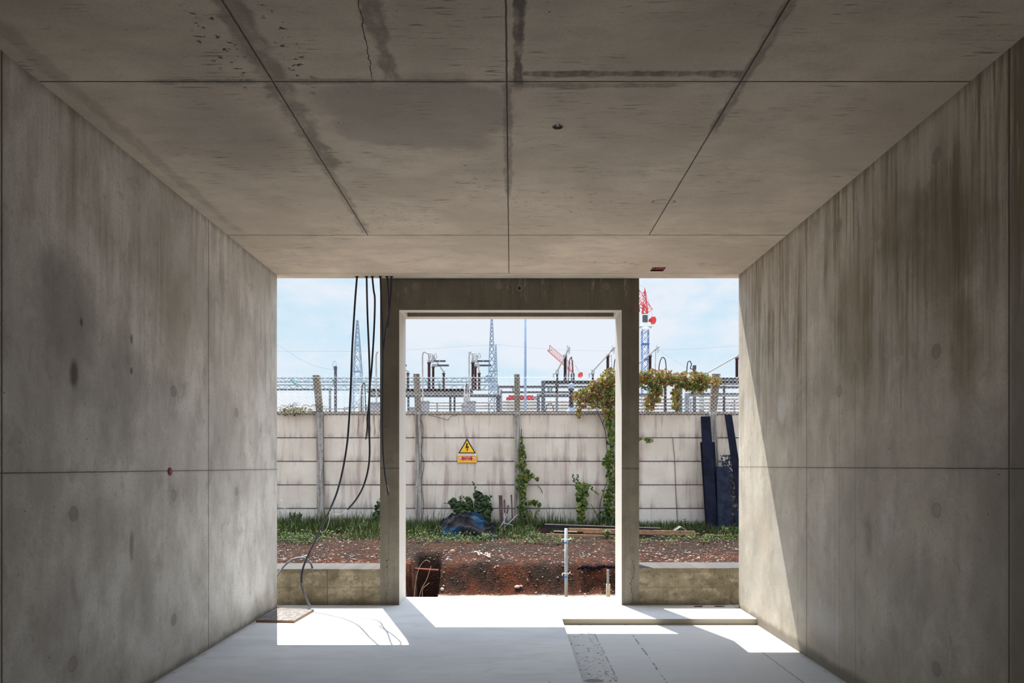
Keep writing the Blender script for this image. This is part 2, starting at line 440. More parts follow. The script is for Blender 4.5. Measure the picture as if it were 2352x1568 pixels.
b = MB().box(XR, XR+.3, YBK, RY, RZ, ZC); b.box(XR, XR+.3, RY, YW, 0, ZC)
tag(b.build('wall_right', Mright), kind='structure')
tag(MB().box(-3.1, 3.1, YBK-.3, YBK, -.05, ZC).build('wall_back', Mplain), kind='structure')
# portal with grooved soffit
b = MB()
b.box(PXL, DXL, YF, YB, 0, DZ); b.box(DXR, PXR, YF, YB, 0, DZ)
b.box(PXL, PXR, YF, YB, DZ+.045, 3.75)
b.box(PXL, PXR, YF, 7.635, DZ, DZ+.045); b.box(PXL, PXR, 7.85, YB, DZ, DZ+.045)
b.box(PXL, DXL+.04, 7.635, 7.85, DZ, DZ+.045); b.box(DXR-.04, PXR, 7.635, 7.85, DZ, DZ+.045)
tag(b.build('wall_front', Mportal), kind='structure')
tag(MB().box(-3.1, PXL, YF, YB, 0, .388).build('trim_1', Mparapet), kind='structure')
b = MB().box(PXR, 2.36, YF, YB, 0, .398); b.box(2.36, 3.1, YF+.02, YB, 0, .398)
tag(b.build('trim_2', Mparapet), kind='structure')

# ------------------------------------------------------------------ small fixtures in the room
Mblack = simple('black_conduit', (.030, .033, .050), .38, 0, .2, 4, .5)
Mgrey = simple('grey_conduit', (.16, .165, .185), .45, 0, .2, 20, .4)
Mwire = simple('pale_wire', (.65, .65, .62), .5)
Mred = simple('red_plastic', (.30, .02, .018), .5)
Mdark = simple('dark_plastic', (.02, .018, .018), .6)
t = thing('ceiling_conduit_box', 'round recessed conduit box with stub wires set in the ceiling', 'conduit box', (.278, 4.15, ZC+.03))
b = MB(); prof = [(.0345, 0), (.0345, .05), (.031, .05), (.031, .004)]
b.lathe((.278, 4.15, ZC+.005), [(.0345, 0), (.0345, .02)], 24)
b2 = MB()
for i in range(24):
    a0, a1 = 2*math.pi*i/24, 2*math.pi*(i+1)/24
    def pt(r, a, z): return (.278+r*math.cos(a), 4.15+r*math.sin(a), z)
    z0, z1 = ZC-.0015, ZC+.03
    b2.add([pt(.0355, a0, z0), pt(.0355, a1, z0), pt(.031, a1, z0), pt(.031, a0, z0), pt(.0355, a0, z1), pt(.0355, a1, z1), pt(.031, a1, z1), pt(.031, a0, z1)],
           [(0, 1, 2, 3), (7, 6, 5, 4), (4, 5, 1, 0), (3, 2, 6, 7)])
b2.build('box_rim', simple('pale_cap', (.45, .42, .38), .7), t)
b2 = MB(); b2.lathe((.278, 4.15, ZC+.011), [(.031, 0), (.031, .006)], 20); b2.build('back_plate', simple('grey_cap', (.60, .57, .52), .7), t)
b2 = MB()
for (dx, dy) in ((-.012, .005), (.008, -.006), (.014, .01)):
    b2.tube(curve([(.278+dx, 4.15+dy, ZC+.011), (.278+dx*1.5, 4.15+dy, ZC+.006), (.278+dx*.3, 4.15+dy-.012, ZC+.004)], 5), .0018, 6)
b2.build('wire', Mdark, t)
t = thing('ceiling_junction_box', 'dark rectangular junction box with red caps recessed in the ceiling edge', 'junction box', (1.509, 7.158, ZC+.03))
b = MB(); b.box(1.443, 1.575, 7.088, 7.229, ZC+.045, ZC+.06)
for (a, c, d, e) in ((1.443, 1.447, 7.088, 7.229), (1.571, 1.575, 7.088, 7.229), (1.447, 1.571, 7.088, 7.092), (1.447, 1.571, 7.225, 7.229)): b.box(a, c, d, e, ZC+.001, ZC+.045)
b.build('box_shell', Mdark, t)
for i in range(4):
    x0 = 1.452+.031*i
    MB().box(x0, x0+.022, 7.11+.01*(i % 2), 7.20, ZC+.006, ZC+.045).build('red_cap', Mred, t)
cp = (XL+.0, 1600*2.48/784, PZ(1083, 1600*2.48/784))
b = MB(); b.lathe((XL, cp[1], cp[2]), [(.030, 0), (.030, .004), (.022, .008), (.012, .009)], 20, axis='x')
tag(b.build('anchor_cap', simple('red_cap_plastic', (.28, .045, .035), .55, 0, .5, 60), origin=cp), 'small round red plastic cap on the left wall joint', 'cap')

# floor board
t = MB().slab([(-2.45, 6.69), (-2.075, 6.66), (-2.035, 7.19), (-2.405, 7.255)], .001, .024)
k = M('weathered_plywood', .8, .2); x, y, z = k.pos()
n1 = k.noise(k.vec(x*3, y), 8, 5, .65); n2 = k.noise(k.vec(x, y), 30, 3, .6)
k.color(k.mix((z-.0).ss(.015, .0235), (.30, .17, .09), k.mix(n1.ss(.35, .65), (.13, .12, .12), k.mix(n2.ss(.4, .7), (.26, .25, .245), (.12, .11, .105)))))
o = t.build('plywood_board', k.m, origin=(-2.24, 6.95, 0)); tag(o, 'small weathered plywood board lying on the floor at the left wall', 'board')
Mchip = simple('rusty_chip', (.10, .035, .02), .9)
for (x, w) in ((1603, .055), (1651, .05)):
    q = P(x, 1391, 7.45); b = MB()
    pts = [(q.x+w*math.cos(a)*(1+.25*R.uniform(-1, 1)), 7.44+.018*math.sin(a)*(1+.3*R.uniform(-1, 1))) for a in [i*math.pi/5 for i in range(10)]]
    b.slab(pts, .0005, .006)
    tag(b.build('wood_chip', Mchip, origin=(q.x, 7.44, 0)), 'flat brown wood chip on the floor below the right parapet, %s one' % ('left' if x < 1620 else 'right'), 'chip', 'wood chips below the right parapet')

# hanging cables -------------------------------------------------------------
def cable(name, label, pts, r=.0105, mat=Mblack, tip=None, extra=None, collar=True, cat='cable', group=None):
    pp = [P(x, y, Y) for x, y, Y in pts]
    c = curve(pp, 10)
    t = thing(name, label, cat, pp[0], group)
    b = MB().tube(c, r, 10); b.build('sheath', mat, t, True)
    if collar:
        b = MB().lathe((pp[0].x, pp[0].y, ZC-.006), [(.019, 0), (.019, .0055)], 16); b.build('collar', Mdark, t)
    if tip:
        for (tp, tr, tm) in tip:
            b = MB().tube(curve([P(*q) for q in tp], 8), tr, 6); b.build('wire_or_sunlit_end', tm, t, True)
    return t
GC = 'conduits hanging from the ceiling edge'
cable('hanging_conduit', 'longest conduit, hanging from the ceiling and curving left down to the floor',
    [(820, 634.5, 7.43), (815, 700, 7.43), (809, 800, 7.43), (806, 880, 7.43), (802, 960, 7.43), (797, 1020, 7.43), (787, 1080, 7.43), (774, 1130, 7.44), (757, 1172, 7.45), (737, 1215, 7.46), (716, 1258, 7.45), (703, 1285, 7.42), (696, 1305, 7.40), (692.5, 1325, 7.38), (694, 1348, 7.37), (701, 1371, 7.36), (711.5, 1391.5, 7.36)], .0105,
    tip=[([(694, 1338, 7.355), (698, 1360, 7.35), (705, 1378, 7.345), (713, 1393, 7.34)], .0112, Mgrey), ([(757, 1173, 7.43), (756, 1195, 7.42), (748, 1217, 7.42), (738, 1222, 7.43), (736, 1218, 7.44)], .0025, Mwire)], group=GC)  # grey sleeve on the floor end imitates sunlight on the black conduit
cable('hanging_conduit', 'straight black conduit ending cut off halfway down, second from the left',
    [(842, 634.5, 7.43), (844, 720, 7.43), (848, 820, 7.43), (849, 880, 7.43), (847, 930, 7.43), (843, 965, 7.42)], .0100,
    tip=[([(843, 965, 7.42), (843, 985, 7.42), (840, 1009, 7.42)], .006, Mdark), ([(845, 960, 7.41), (845, 990, 7.41), (844, 1003, 7.41)], .003, Mdark)], group=GC)
cable('hanging_conduit', 'black conduit bowing right then sweeping left, with a thin white wire trailing from its end',
    [(855, 634.5, 7.43), (858, 665, 7.44), (861, 690, 7.45), (859, 760, 7.46), (854, 840, 7.46), (849, 900, 7.46), (848, 980, 7.46), (849, 1040, 7.45), (845, 1080, 7.44), (834, 1118, 7.43), (817, 1148, 7.42), (798, 1170, 7.41)], .0100,
    tip=[([(798, 1170, 7.41), (787, 1178, 7.40), (774, 1181, 7.40), (762, 1179, 7.41)], .0022, Mwire)], group=GC)
cable('hanging_conduit', 'black conduit running down the left edge of the concrete portal',
    [(873.5, 634.5, 7.43), (876, 700, 7.44), (879, 800, 7.45), (878, 900, 7.46), (878, 1000, 7.47), (880, 1050, 7.47), (884, 1090, 7.46), (888, 1115, 7.45)], .0095,
    tip=[([(888, 1115, 7.45), (892, 1137, 7.44)], .006, Mdark), ([(889, 1113, 7.44), (894, 1128, 7.43)], .003, Mwire)], group=GC)
cable('hanging_conduit', 'short black conduit in front of the portal lintel, left of the close pair',
    [(889, 634.5, 7.43), (892, 680, 7.44), (893, 720, 7.45), (891, 745, 7.45), (889, 752, 7.45)], .009,
    tip=[([(889, 752, 7.45), (889, 764, 7.44), (885, 774, 7.44)], .005, Mgrey)], group=GC)
cable('hanging_conduit', 'short black conduit in front of the portal lintel, right of the close pair',
    [(899, 634.5, 7.43), (897, 680, 7.44), (893, 720, 7.46), (886, 755, 7.47), (882, 785, 7.47), (881, 800, 7.47)], .009, group=GC)
cable('looped_conduit', 'grey conduit arching over the left parapet',
    [(622, 1350, 7.44), (633, 1328, 7.46), (643, 1312, 7.47), (655, 1297, 7.49), (671, 1285, 7.52), (690, 1280.5, 7.56), (705, 1284, 7.58), (714, 1294, 7.58), (717.5, 1304.5, 7.57)], .0105, Mgrey, collar=False)

# ------------------------------------------------------------------ outdoor ground
def sst(a, b, x):
    t = max(0, min(1, (x-a)/(b-a))); return t*t*(3-2*t)
def gh(x, y):
    n = mnoise.noise(Vector((x*.9, y*.9, 0)))*.05+mnoise.noise(Vector((x*3.1, y*3.1, 4)))*.025+mnoise.noise(Vector((x*9, y*9, 8)))*.022+mnoise.noise(Vector((x*19, y*19, 3)))*.010
    edge = 10.62+.13*mnoise.noise(Vector((x*1.7, 0, 2)))
    nx = (x+1.36)/.22
    if abs(nx) < 1.5: edge += 1.0*(1-sst(.8, 1.2, abs(nx)))
    z = -.45+.42*sst(edge, edge+.42, y)
    z += .15*sst(10.9, 13.0, y)+.13*sst(13.0, 14.8, y)
    w = sst(10.4, 10.8, y)
    if abs(nx) < 1.5: z -= .5*(1-sst(.75, 1.15, abs(nx)))*sst(9.6, 9.9, y)*(1-sst(edge-.05, edge+.35, y))
    return z+n*(.25+.75*w)*(1-.75*sst(14.2, 14.7, y))
b = MB(); nx, ny = 340, 210
X0, X1, Y0, Y1 = -8.5, 8.5, 7.6, 15.2
for j in range(ny+1):
    y = Y0+(Y1-Y0)*j/ny
    for i in range(nx+1):
        x = X0+(X1-X0)*i/nx; b.v.append((x, y, gh(x, y) if y > 8.05 else -.46))
for j in range(ny):
    for i in range(nx):
        a = j*(nx+1)+i; b.f.append((a, a+1, a+nx+2, a+nx+1)); b.mi.append(0)
k = M('red_stony_soil', .95, .1); x, y, z = k.pos()
n1 = k.noise(k.vec(x, y, z), 1.6, 5, .6); n2 = k.noise(k.vec(x, y, z), 9, 5, .65); n3 = k.noise(k.vec(x, y, z), 45, 3, .6)
c = k.mix(n1.ss(.35, .62), (.024, .015, .011), (.085, .022, .008))
c = k.mix(n2.ss(.42, .6)*.75, c, (.014, .009, .007))
c = k.mix(y.ss(11.2, 11.8)*.6, c, (.026, .018, .014))
c = k.mix(n3.ss(.5, .75)*.35, c, (.075, .042, .028))
d, r = k.voro(k.vec(x, y, z), 30.0)
d2, r2 = k.voro(k.vec(x, y, z), 62.0)
c = k.mix(d2.ss(.34, .26)*r2.ss(.6, .65)*.7, c, (.11, .065, .045))
c = k.mix(d.ss(.30, .22)*r.ss(.66, .7)*.8, c, (.13, .085, .065))
c = k.mix(z.ss(-.40, -.44)*y.ss(10.62, 10.45)*n3.ss(.35, .55, .6, 1.0)*.9, c, (.56, .41, .32))
k.color(c); k.bump(n2*1.2+n3*.6+d.ss(.4, .1)*.5+d2.ss(.4, .1)*.3, 1.0, .04)
tag(b.build('ground', k.m, smooth=True), 'red stony soil bank outside the building', kind='structure')
k = M('yard_gravel', .95, .1); x, y, z = k.pos(); n1 = k.noise(k.vec(x, y), 3, 5, .7)
k.color(k.mix(n1.ss(.3, .7), (.20, .18, .16), (.34, .32, .29)))
MB().box(-300, 300, 15.21, 700, .0, .2).build('yard_ground', k.m)['kind'] = 'structure'
MB().box(-60, -8.52, 7.0, 15.2, -.6, .1).build('side_ground', k.m)['kind'] = 'structure'
MB().box(8.52, 60, 7.0, 15.2, -.6, .1).build('side_ground', k.m)['kind'] = 'structure'

# stones
def rock(b, c, r, mi=0, seg=0):
    t = (1+5**.5)/2
    vs = [(-1, t, 0), (1, t, 0), (-1, -t, 0), (1, -t, 0), (0, -1, t), (0, 1, t), (0, -1, -t), (0, 1, -t), (t, 0, -1), (t, 0, 1), (-t, 0, -1), (-t, 0, 1)]
    fs = [(0, 11, 5), (0, 5, 1), (0, 1, 7), (0, 7, 10), (0, 10, 11), (1, 5, 9), (5, 11, 4), (11, 10, 2), (10, 7, 6), (7, 1, 8), (3, 9, 4), (3, 4, 2), (3, 2, 6), (3, 6, 8), (3, 8, 9), (4, 9, 5), (2, 4, 11), (6, 2, 10), (8, 6, 7), (9, 8, 1)]
    s = (r*R.uniform(.7, 1.3)/1.9, r*R.uniform(.7, 1.2)/1.9, r*R.uniform(.45, .85)/1.9); a = R.uniform(0, 6.3)
    out = []
    for v in vs:
        j = R.uniform(.85, 1.15); x, y, z = v[0]*s[0]*j, v[1]*s[1]*j, v[2]*s[2]*j
        out.append((c[0]+x*math.cos(a)-y*math.sin(a), c[1]+x*math.sin(a)+y*math.cos(a), c[2]+z))
    b.add(out, fs, mi)
def island_mat(name, stops, rough=.8, trans=0.0, spec=.2, const=False):
    k = M(name, rough, spec)
    g = k.nt.nodes.new('ShaderNodeNewGeometry'); f = E(k.nt, g.outputs['Random Per Island'])
    col = k.ramp(f, stops, const); k.color(col)
    if trans:
        tr = k.nt.nodes.new('ShaderNodeBsdfTranslucent'); k.nt.links.new(col, tr.inputs[0])
        ms = k.nt.nodes.new('ShaderNodeMixShader'); ms.inputs[0].default_value = trans
        k.nt.links.new(k.b.outputs[0], ms.inputs[1]); k.nt.links.new(tr.outputs[0], ms.inputs[2])
        k.nt.links.new(ms.outputs[0], k.nt.nodes['Material Output'].inputs[0])
    return k.m
Mstone = island_mat('pebbles', [(0, (.10, .06, .045)), (.3, (.15, .10, .075)), (.6, (.20, .16, .14)), (.85, (.32, .29, .27)), (1, (.11, .07, .05))], .8)
b = MB()
for i in range(4600):
    x = R.uniform(-5.3, 5.3); q = R.random()
    y = R.uniform(9.0, 10.7) if q < .16 else R.uniform(10.6, 13.3)
    if q > .7: y = R.uniform(10.8, 12.2)
    r = .007+.016*R.random()**3
    if x > 2 or x < -2: r *= 1.25
    rock(b, (x, y, gh(x, y)+r*.1), r)
tag(b.build('loose_pebbles', Mstone), 'pale pebbles scattered over the red soil bank', 'pebbles', kind='stuff')
GS = 'larger stones on the soil bank'
for (px, py, r, lab) in ((1039, 1268, .075, 'large pinkish stone on the bank below the blue tarpaulin'), (1188, 1349, .07, 'pale round cobble low on the bank, left of the white pole'), (1197, 1346, .03, 'small cobble beside the pale round cobble low on the bank'),
                         (1016, 1355, .05, 'pale cobble at the foot of the bank right of the dark hollow'), (1231, 1272, .035, 'reddish stone high on the bank above the cobbles'), (695, 1236, .06, 'grey stone at the grass edge seen through the left opening')):
    best = None
    for q in range(900, 1450):
        y = q/100; x = PX(px, y); e = abs(PZ(py, y)-gh(x, y))
        if best is None or e < best[0]: best = (e, x, y)
    b = MB(); c = (best[1], best[2], gh(best[1], best[2])+r*.15); rock(b, c, r)
    m = simple('stone', (.24, .13, .09) if px in (1039, 1231) else (.26, .22, .18), .85)
    o = b.build('stone', m, smooth=True, origin=c); tag(o, lab, 'stone'); sb = o.modifiers.new('round', 'SUBSURF'); sb.levels = sb.render_levels = 2

# ------------------------------------------------------------------ precast perimeter wall
YP = 14.8; SP = 226/F*YP
k = M('precast_panel', .85, .2); x, y, z = k.pos()
n1 = k.noise(k.vec(x, z), 1.2, 4, .6); st = k.noise(k.vec(x*4.5, z*.45), 1.0, 4, .6); st2 = k.noise(k.vec(x*20, z*1.0, 3.0), 1.0, 3, .6); n3 = k.noise(k.vec(x, z), 60, 2, .6)
c = k.mix(n1.ss(.3, .7), (.50, .43, .355), (.60, .53, .45))
c = k.mix(st.ss(.50, .66)*.75, c, (.33, .25, .225))
row = (z-2.593)/.5; row = row-row.floor()
c = k.mix(row.ss(.35, 0.0)*st.ss(.42, .62)*.7, c, (.25, .185, .18)); c = k.mix((row.ss(.07, .0)+row.ss(.95, 1.0)).min(1.0)*n1.ss(.3, .6)*.5, c, (.16, .12, .11))
c = k.mix(row.ss(.75, 1.0)*st2.ss(.5, .68)*.35, c, (.26, .21, .19))
c = k.mix(z.ss(2.15, 2.6)*st2.ss(.55, .68)*st.ss(.45, .55)*.75, c, (.16, .12, .09))
nb = k.noise(k.vec(x*9, z*.8, 7.0), 1.0, 3, .6)
c = k.mix((x+3.0).abs().ss(.45, .2)*z.ss(2.05, 2.25)*nb.ss(.48, .56)*.75, c, (.12, .085, .06))
c = k.mix(z.ss(.85, .3)*.3, c, (.42, .41, .42)); c = k.mix(n3.ss(.5, .75)*.15, c, (.3, .26, .24))
k.color(c); k.bump(n3*.2+n1*.3, .2, .006); Mpanel = k.m
k = M('post_concrete', .95, .1); x, y, z = k.pos()
n1 = k.noise(k.vec(x*24, y*6, z*1.4), 1.0, 4, .65); n2 = k.noise(k.vec(x, y, z), 14, 4, .6)
c = k.mix(n1.ss(.35, .65), (.13, .115, .10), (.36, .33, .30)); c = k.mix(n2.ss(.5, .7)*.5, c, (.10, .085, .065))
c = k.mix(z.ss(2.55, 2.75)*.6, c, k.mix(n2.ss(.4, .6), (.06, .042, .022), (.13, .095, .055)))
k.color(c); k.bump(n1+n2*.5, .6, .01); Mpost = k.m
Mcope = simple('dark_coping', (.085, .065, .05), .95, 0, .4, 12)
Mjoint = simple('panel_joint', (.06, .05, .045), .95)
wall = thing('perimeter_wall', 'pale precast concrete panel wall with grey posts facing the opening', 'wall', (0, YP, 0))
xs = [PX(735, YP)+SP*i for i in range(-1, 6)]; xs[2] = PX(961, YP); xs[3] = PX(1188, YP); xs[4] = PX(1420, YP); xs[5] = PX(1640, YP)
xs = [xs[0]-SP]+xs+[xs[-1]+SP]
for i in range(len(xs)-1):
    for r in range(5):
        zt = 2.593-.5*r; xa, xb = xs[i]+.02, xs[i+1]-.02
        b = MB(); zb = zt-.483
        b.box(xa, xb, YP, YP+.05, zb, zt)
        b.build('concrete_panel', Mpanel, wall, origin=(0, YP, 0))
b = MB().box(xs[0]+.02, xs[-1]-.02, YP+.012, YP+.045, .1, 2.59); b.build('panel_joint', Mjoint, wall, origin=(0, YP, 0))
b = MB().box(xs[0]+.02, xs[-1]-.02, YP-.02, YP+.07, 2.595, 2.655); b.build('coping', Mcope, wall, origin=(0, YP, 0))
def post(path, w=.13):
    b = MB(); vs = []
    for (p, yy) in path:
        for (dx, dy) in ((-w/2, -.06), (w/2, -.06), (w/2, .045), (-w/2, .045)): vs.append((p.x+dx, yy+dy, p.z))
    n = len(path); fs = [(3, 2, 1, 0), tuple((n-1)*4+q for q in range(4))]
    for i in range(n-1):
        for q in range(4): fs.append((i*4+q, i*4+(q+1) % 4, (i+1)*4+(q+1) % 4, (i+1)*4+q))
    b.add(vs, fs); return b.build('post', Mpost, wall, origin=(0, YP, 0))
YQ = YP-.035
def pth(*q): return [(P(x, y, YQ), YQ) for x, y in q]
post(pth((737, 1222), (736, 1010), (735, 952), (727, 862)), .13)
post(pth((962, 1225), (961, 1010), (961, 952), (957, 859)), .125)
post(pth((1188, 1225), (1188, 1010), (1188, 952), (1187.5, 860)), .12)
post(pth((1420, 1225), (1420, 1010), (1420, 952), (1420, 860)), .12)
post(pth((1640, 1225), (1640, 1040), (1636, 952), (1645, 859)), .145)
for x in (xs[1], xs[-2]): post([(Vector((x, 0, .1)), YQ), (Vector((x, 0, 2.6)), YQ), (Vector((x, 0, 3.4)), YQ)])

# chain link above the wall
Mwirem = simple('galvanised_wire', (.80, .77, .73), .55, .0, .15)
fn = thing('chain_link_fence', 'galvanised chain-link mesh fixed above the perimeter wall', 'fence', (0, YP, 2.6))
b = MB(); pitch = .081; YM = YP-.115; z0 = 2.58; nz = 20; xa, xb = -6.3, 6.3
def top_z(x): return 3.36+.02*math.sin(x*1.3)
n = int((xb-xa)/pitch)
for i in range(n):
    x = xa+i*pitch; pts = []
    for q in range(nz+1):
        pts.append((x+(pitch*.5 if (q % 2) else -pitch*.0)*1.0+(.003 if q % 2 else -.003), YM+(.004 if (q+i) % 2 else -.004), z0+q*.0405))
    pts.append((pts[-1][0], YM, pts[-1][2]+.04))
    b.tube(pts, .0024, 4, cap=False)
    pts2 = [(x+(pitch*.5 if (q % 2) else pitch), YM+(-.004 if (q+i) % 2 else .004), z0+q*.0405) for q in range(nz+1)]
    b.tube(pts2, .0024, 4, cap=False)
b.build('wire_mesh', Mwirem, fn)
b = MB()
for z in (2.62, 3.0, 3.37): b.tube([(xa, YM+.008, z), (xb, YM+.008, z)], .0025, 5)
b.build('tension_wire', Mwirem, fn)

# ------------------------------------------------------------------ warning sign
U = .000531
def SPt(x, y): return ((x-745)*U, (1255-y)*U)
so = P(1072.8, 1062, YP); YS = YP-.02
sg = thing('warning_sign', 'yellow high-voltage warning sign with black triangle on the precast wall', 'sign', (so.x, YS, so.z))
Myel = simple('sign_yellow', (.75, .42, .02), .5, 0, .08); Mor = simple('sign_orange', (.72, .36, .02), .5, 0, .08)
Mblk = simple('sign_black', (.012, .012, .012), .5); Mwht = simple('sign_white', (.72, .68, .62), .5, 0, .05); Mrd = simple('sign_red', (.38, .008, .012), .5, 0, .1)
def sp(name, pts, m, y0, y1):
    b = MB().poly([(so.x+SPt(*p)[0], so.z+SPt(*p)[1]) for p in pts], YS-y1, YS-y0); return b.build(name, m, sg)
rr = []
for (cx, cy, a0) in ((1100, 1215, 90), (400, 1215, 180)):
    for q in range(6):
        a = math.radians(a0-q*18 if False else a0+q*18-90 if cx > 700 else a0-90+q*18)
        rr.append((cx+40*math.cos(a), cy+40*math.sin(a)))
sp('sign_plate', [(370, 890), (1120, 890), (1140, 930)]+[(1140, 1215), (1128, 1243), (1100, 1255), (400, 1255), (372, 1243), (360, 1215)]+[(360, 930)], Mor, 0, .004)
sp('sign_triangle', [(745, 285), (1098, 888), (398, 888)], Mblk, 0, .006)
sp('triangle_face', [(745, 372), (1035, 850), (465, 850)], Myel, .006, .0075)
sp('lightning_bolt', [(722, 470), (785, 492), (752, 602), (822, 600), (775, 735), (795, 735), (745, 805), (722, 745), (742, 742), (760, 655), (680, 708)], Mblk, .0075, .009)
sp('white_band', [(392, 900), (1112, 900), (1112, 972), (392, 972)], Mwht, .004, .005)
sp('red_panel', [(540, 992), (955, 992), (955, 1168), (540, 1168)], Mrd, .004, .005)
for cx in (448, 1045):
    ring = [(cx+72*math.cos(a*math.pi/10), 1078+72*math.sin(a*math.pi/10)) for a in range(20)]
    sp('prohibition_ring', ring, Mrd, .004, .005)
    sp('pictogram_disc', [(cx+56*math.cos(a*math.pi/10), 1078+56*math.sin(a*math.pi/10)) for a in range(20)], Mwht, .005, .006)
    b = MB(); s = 1 if cx < 700 else -1
    def q2(x, y): return (so.x+SPt(cx+x*s, 1078+y)[0], so.z+SPt(cx+x*s, 1078+y)[1])
    b.poly([q2(-10, -32), q2(6, -34), q2(8, -18), q2(-8, -16)], YS-.0068, YS-.006)
    b.poly([q2(-14, -14), q2(12, -10), q2(20, 8), q2(2, 6), q2(10, 34), q2(-2, 36), q2(-14, 12)], YS-.0068, YS-.006)
    b.build('pictogram', Mblk, sg)
    b = MB(); c0, c1 = (-46, -36), (46, 38); b.poly([q2(-44, -30), q2(-34, -40), q2(44, 30), q2(34, 40)], YS-.0078, YS-.0068); b.build('prohibition_bar', Mrd, sg)
def text(body, cx, cy, w, h, m, d):
    cu = bpy.data.curves.new('lettering', 'FONT'); cu.body = body; cu.align_x = 'CENTER'; cu.align_y = 'CENTER'; cu.extrude = .01
    ob = bpy.data.objects.new('lettering', cu); COL.objects.link(ob)
    me = bpy.data.meshes.new_from_object(ob); bpy.data.objects.remove(ob); bpy.data.curves.remove(cu)
    xs_ = [v.co.x for v in me.vertices]; ys_ = [v.co.y for v in me.vertices]
    sx, sy = w*U/(max(xs_)-min(xs_)), h*U/(max(ys_)-min(ys_)); mx, my_ = (max(xs_)+min(xs_))/2, (max(ys_)+min(ys_))/2
    for v in me.vertices:
        x, y, z = v.co; v.co = ((x-mx)*sx+SPt(cx, cy)[0], -d-.0006+z*.02, (y-my_)*sy+SPt(cx, cy)[1])
    me.materials.clear(); me.materials.append(m)
    o = bpy.data.objects.new('lettering', me); COL.objects.link(o); o.parent = sg
text('DANGER DE MORT', 752, 938, 660, 44, Mblk, .005)
text("DEFENSE ABSOLUE", 748, 1010, 370, 26, Mwht, .005)
text("D'ESCALADER", 748, 1056, 290, 32, Mwht, .005)
text("ET", 748, 1104, 50, 26, Mwht, .005)
text("DE PENETRER", 748, 1146, 290, 32, Mwht, .005)

# ------------------------------------------------------------------ plants
def leaf(b, c, s, nrm, kind='vine', roll=None):
    n = Vector(nrm).normalized(); a = n.cross(Vector((0, 0, 1)))
    if a.length < .1: a = Vector((1, 0, 0))
    a.normalize(); d = a.cross(n); th = R.uniform(-.9, .9) if roll is None else roll
    u = a*math.cos(th)+d*math.sin(th); w = u.cross(n)  # w points along leaf
    if kind == 'vine': sh = [(0, -.5), (.42, -.35), (.30, 0), (.5, .22), (.2, .22), (0, .62), (-.2, .22), (-.5, .22), (-.30, 0), (-.42, -.35)]
    elif kind == 'round': sh = [(0, -.42), (.4, -.4), (.55, 0), (.33, .34), (0, .5), (-.33, .34), (-.55, 0), (-.4, -.4)]
    else: sh = [(0, -.5), (.24, -.1), (.16, .3), (0, .6), (-.16, .3), (-.24, -.1)]
    c = Vector(c); vs = [c+n*s*.10]+[c+u*p[0]*s+w*p[1]*s*-1 for p in sh]; m = len(sh)
    b.add(vs, [(0, i+1, (i+1) % m+1) for i in range(m)])
def rv(sp=.7): return Vector((R.gauss(0, sp), -1, R.gauss(.35, sp)))
AUT = [(0, (.05, .07, .012)), (.25, (.13, .15, .02)), (.48, (.24, .20, .04)), (.72, (.24, .13, .045)), (.9, (.17, .075, .03)), (1, (.17, .02, .018))]
Maut = island_mat('autumn_leaves', AUT, .55, .45, .35)
Mgrl = island_mat('green_leaves', [(0, (.025, .055, .010)), (.5, (.065, .115, .015)), (.8, (.15, .19, .025)), (1, (.22, .18, .035))], .5, .4, .35)
Mdkl = island_mat('dark_leaves', [(0, (.010, .024, .007)), (.6, (.022, .048, .011)), (1, (.06, .09, .015))], .5, .3, .35)
Mweed = island_mat('weed_leaves', [(0, (.012, .030, .007)), (.5, (.030, .062, .010)), (.85, (.075, .11, .015)), (1, (.13, .13, .03))], .6, .3, .2)
Mstem = simple('vine_stem', (.075, .055, .042), .9)
def cluster(b, cx, cy, rx, ry, n, s, Y=14.62, dy=.12, kind='vine', sp=.7):
    for i in range(n):
        a, q = R.uniform(0, 6.283), R.random()**.6
        p = P(cx+rx*q*math.cos(a), cy+ry*q*math.sin(a), Y); p.y = Y+R.uniform(-dy, dy)
        leaf(b, p, s*R.uniform(.65, 1.3), rv(sp), kind)
# big creeper over the fence
t = thing('creeper', 'large red, orange and green creeper draped over the chain-link fence', 'creeper', P(1405, 1205, 14.66))
b = MB()
for (cx, cy, rx, ry, n) in ((1399, 868, 20, 22, 210), (1384, 895, 26, 22, 220), (1352, 905, 28, 16, 190), (1332, 912, 18, 14, 110), (1398, 930, 16, 34, 200), (1331, 940, 9, 20, 50), (1362, 925, 30, 16, 110), (1372, 884, 20, 16, 90),
        (1425, 880, 25, 26, 160), (1450, 875, 25, 22, 160), (1476, 868, 16, 16, 120), (1500, 868, 26, 20, 230), (1528, 868, 24, 18, 190), (1556, 872, 24, 16, 170), (1588, 872, 32, 22, 330), (1616, 878, 20, 16, 130),
        (1503, 898, 16, 16, 110), (1494, 925, 14, 20, 120), (1510, 905, 12, 22, 50), (1552, 905, 10, 18, 80), (1553, 930, 9, 14, 60), (1600, 893, 26, 10, 110), (1648, 876, 10, 12, 34), (1630, 868, 16, 10, 34)):
    cluster(b, cx, cy, rx, ry, n, .062, 14.62, .14)
b.build('autumn_foliage', Maut, t)
b = MB()
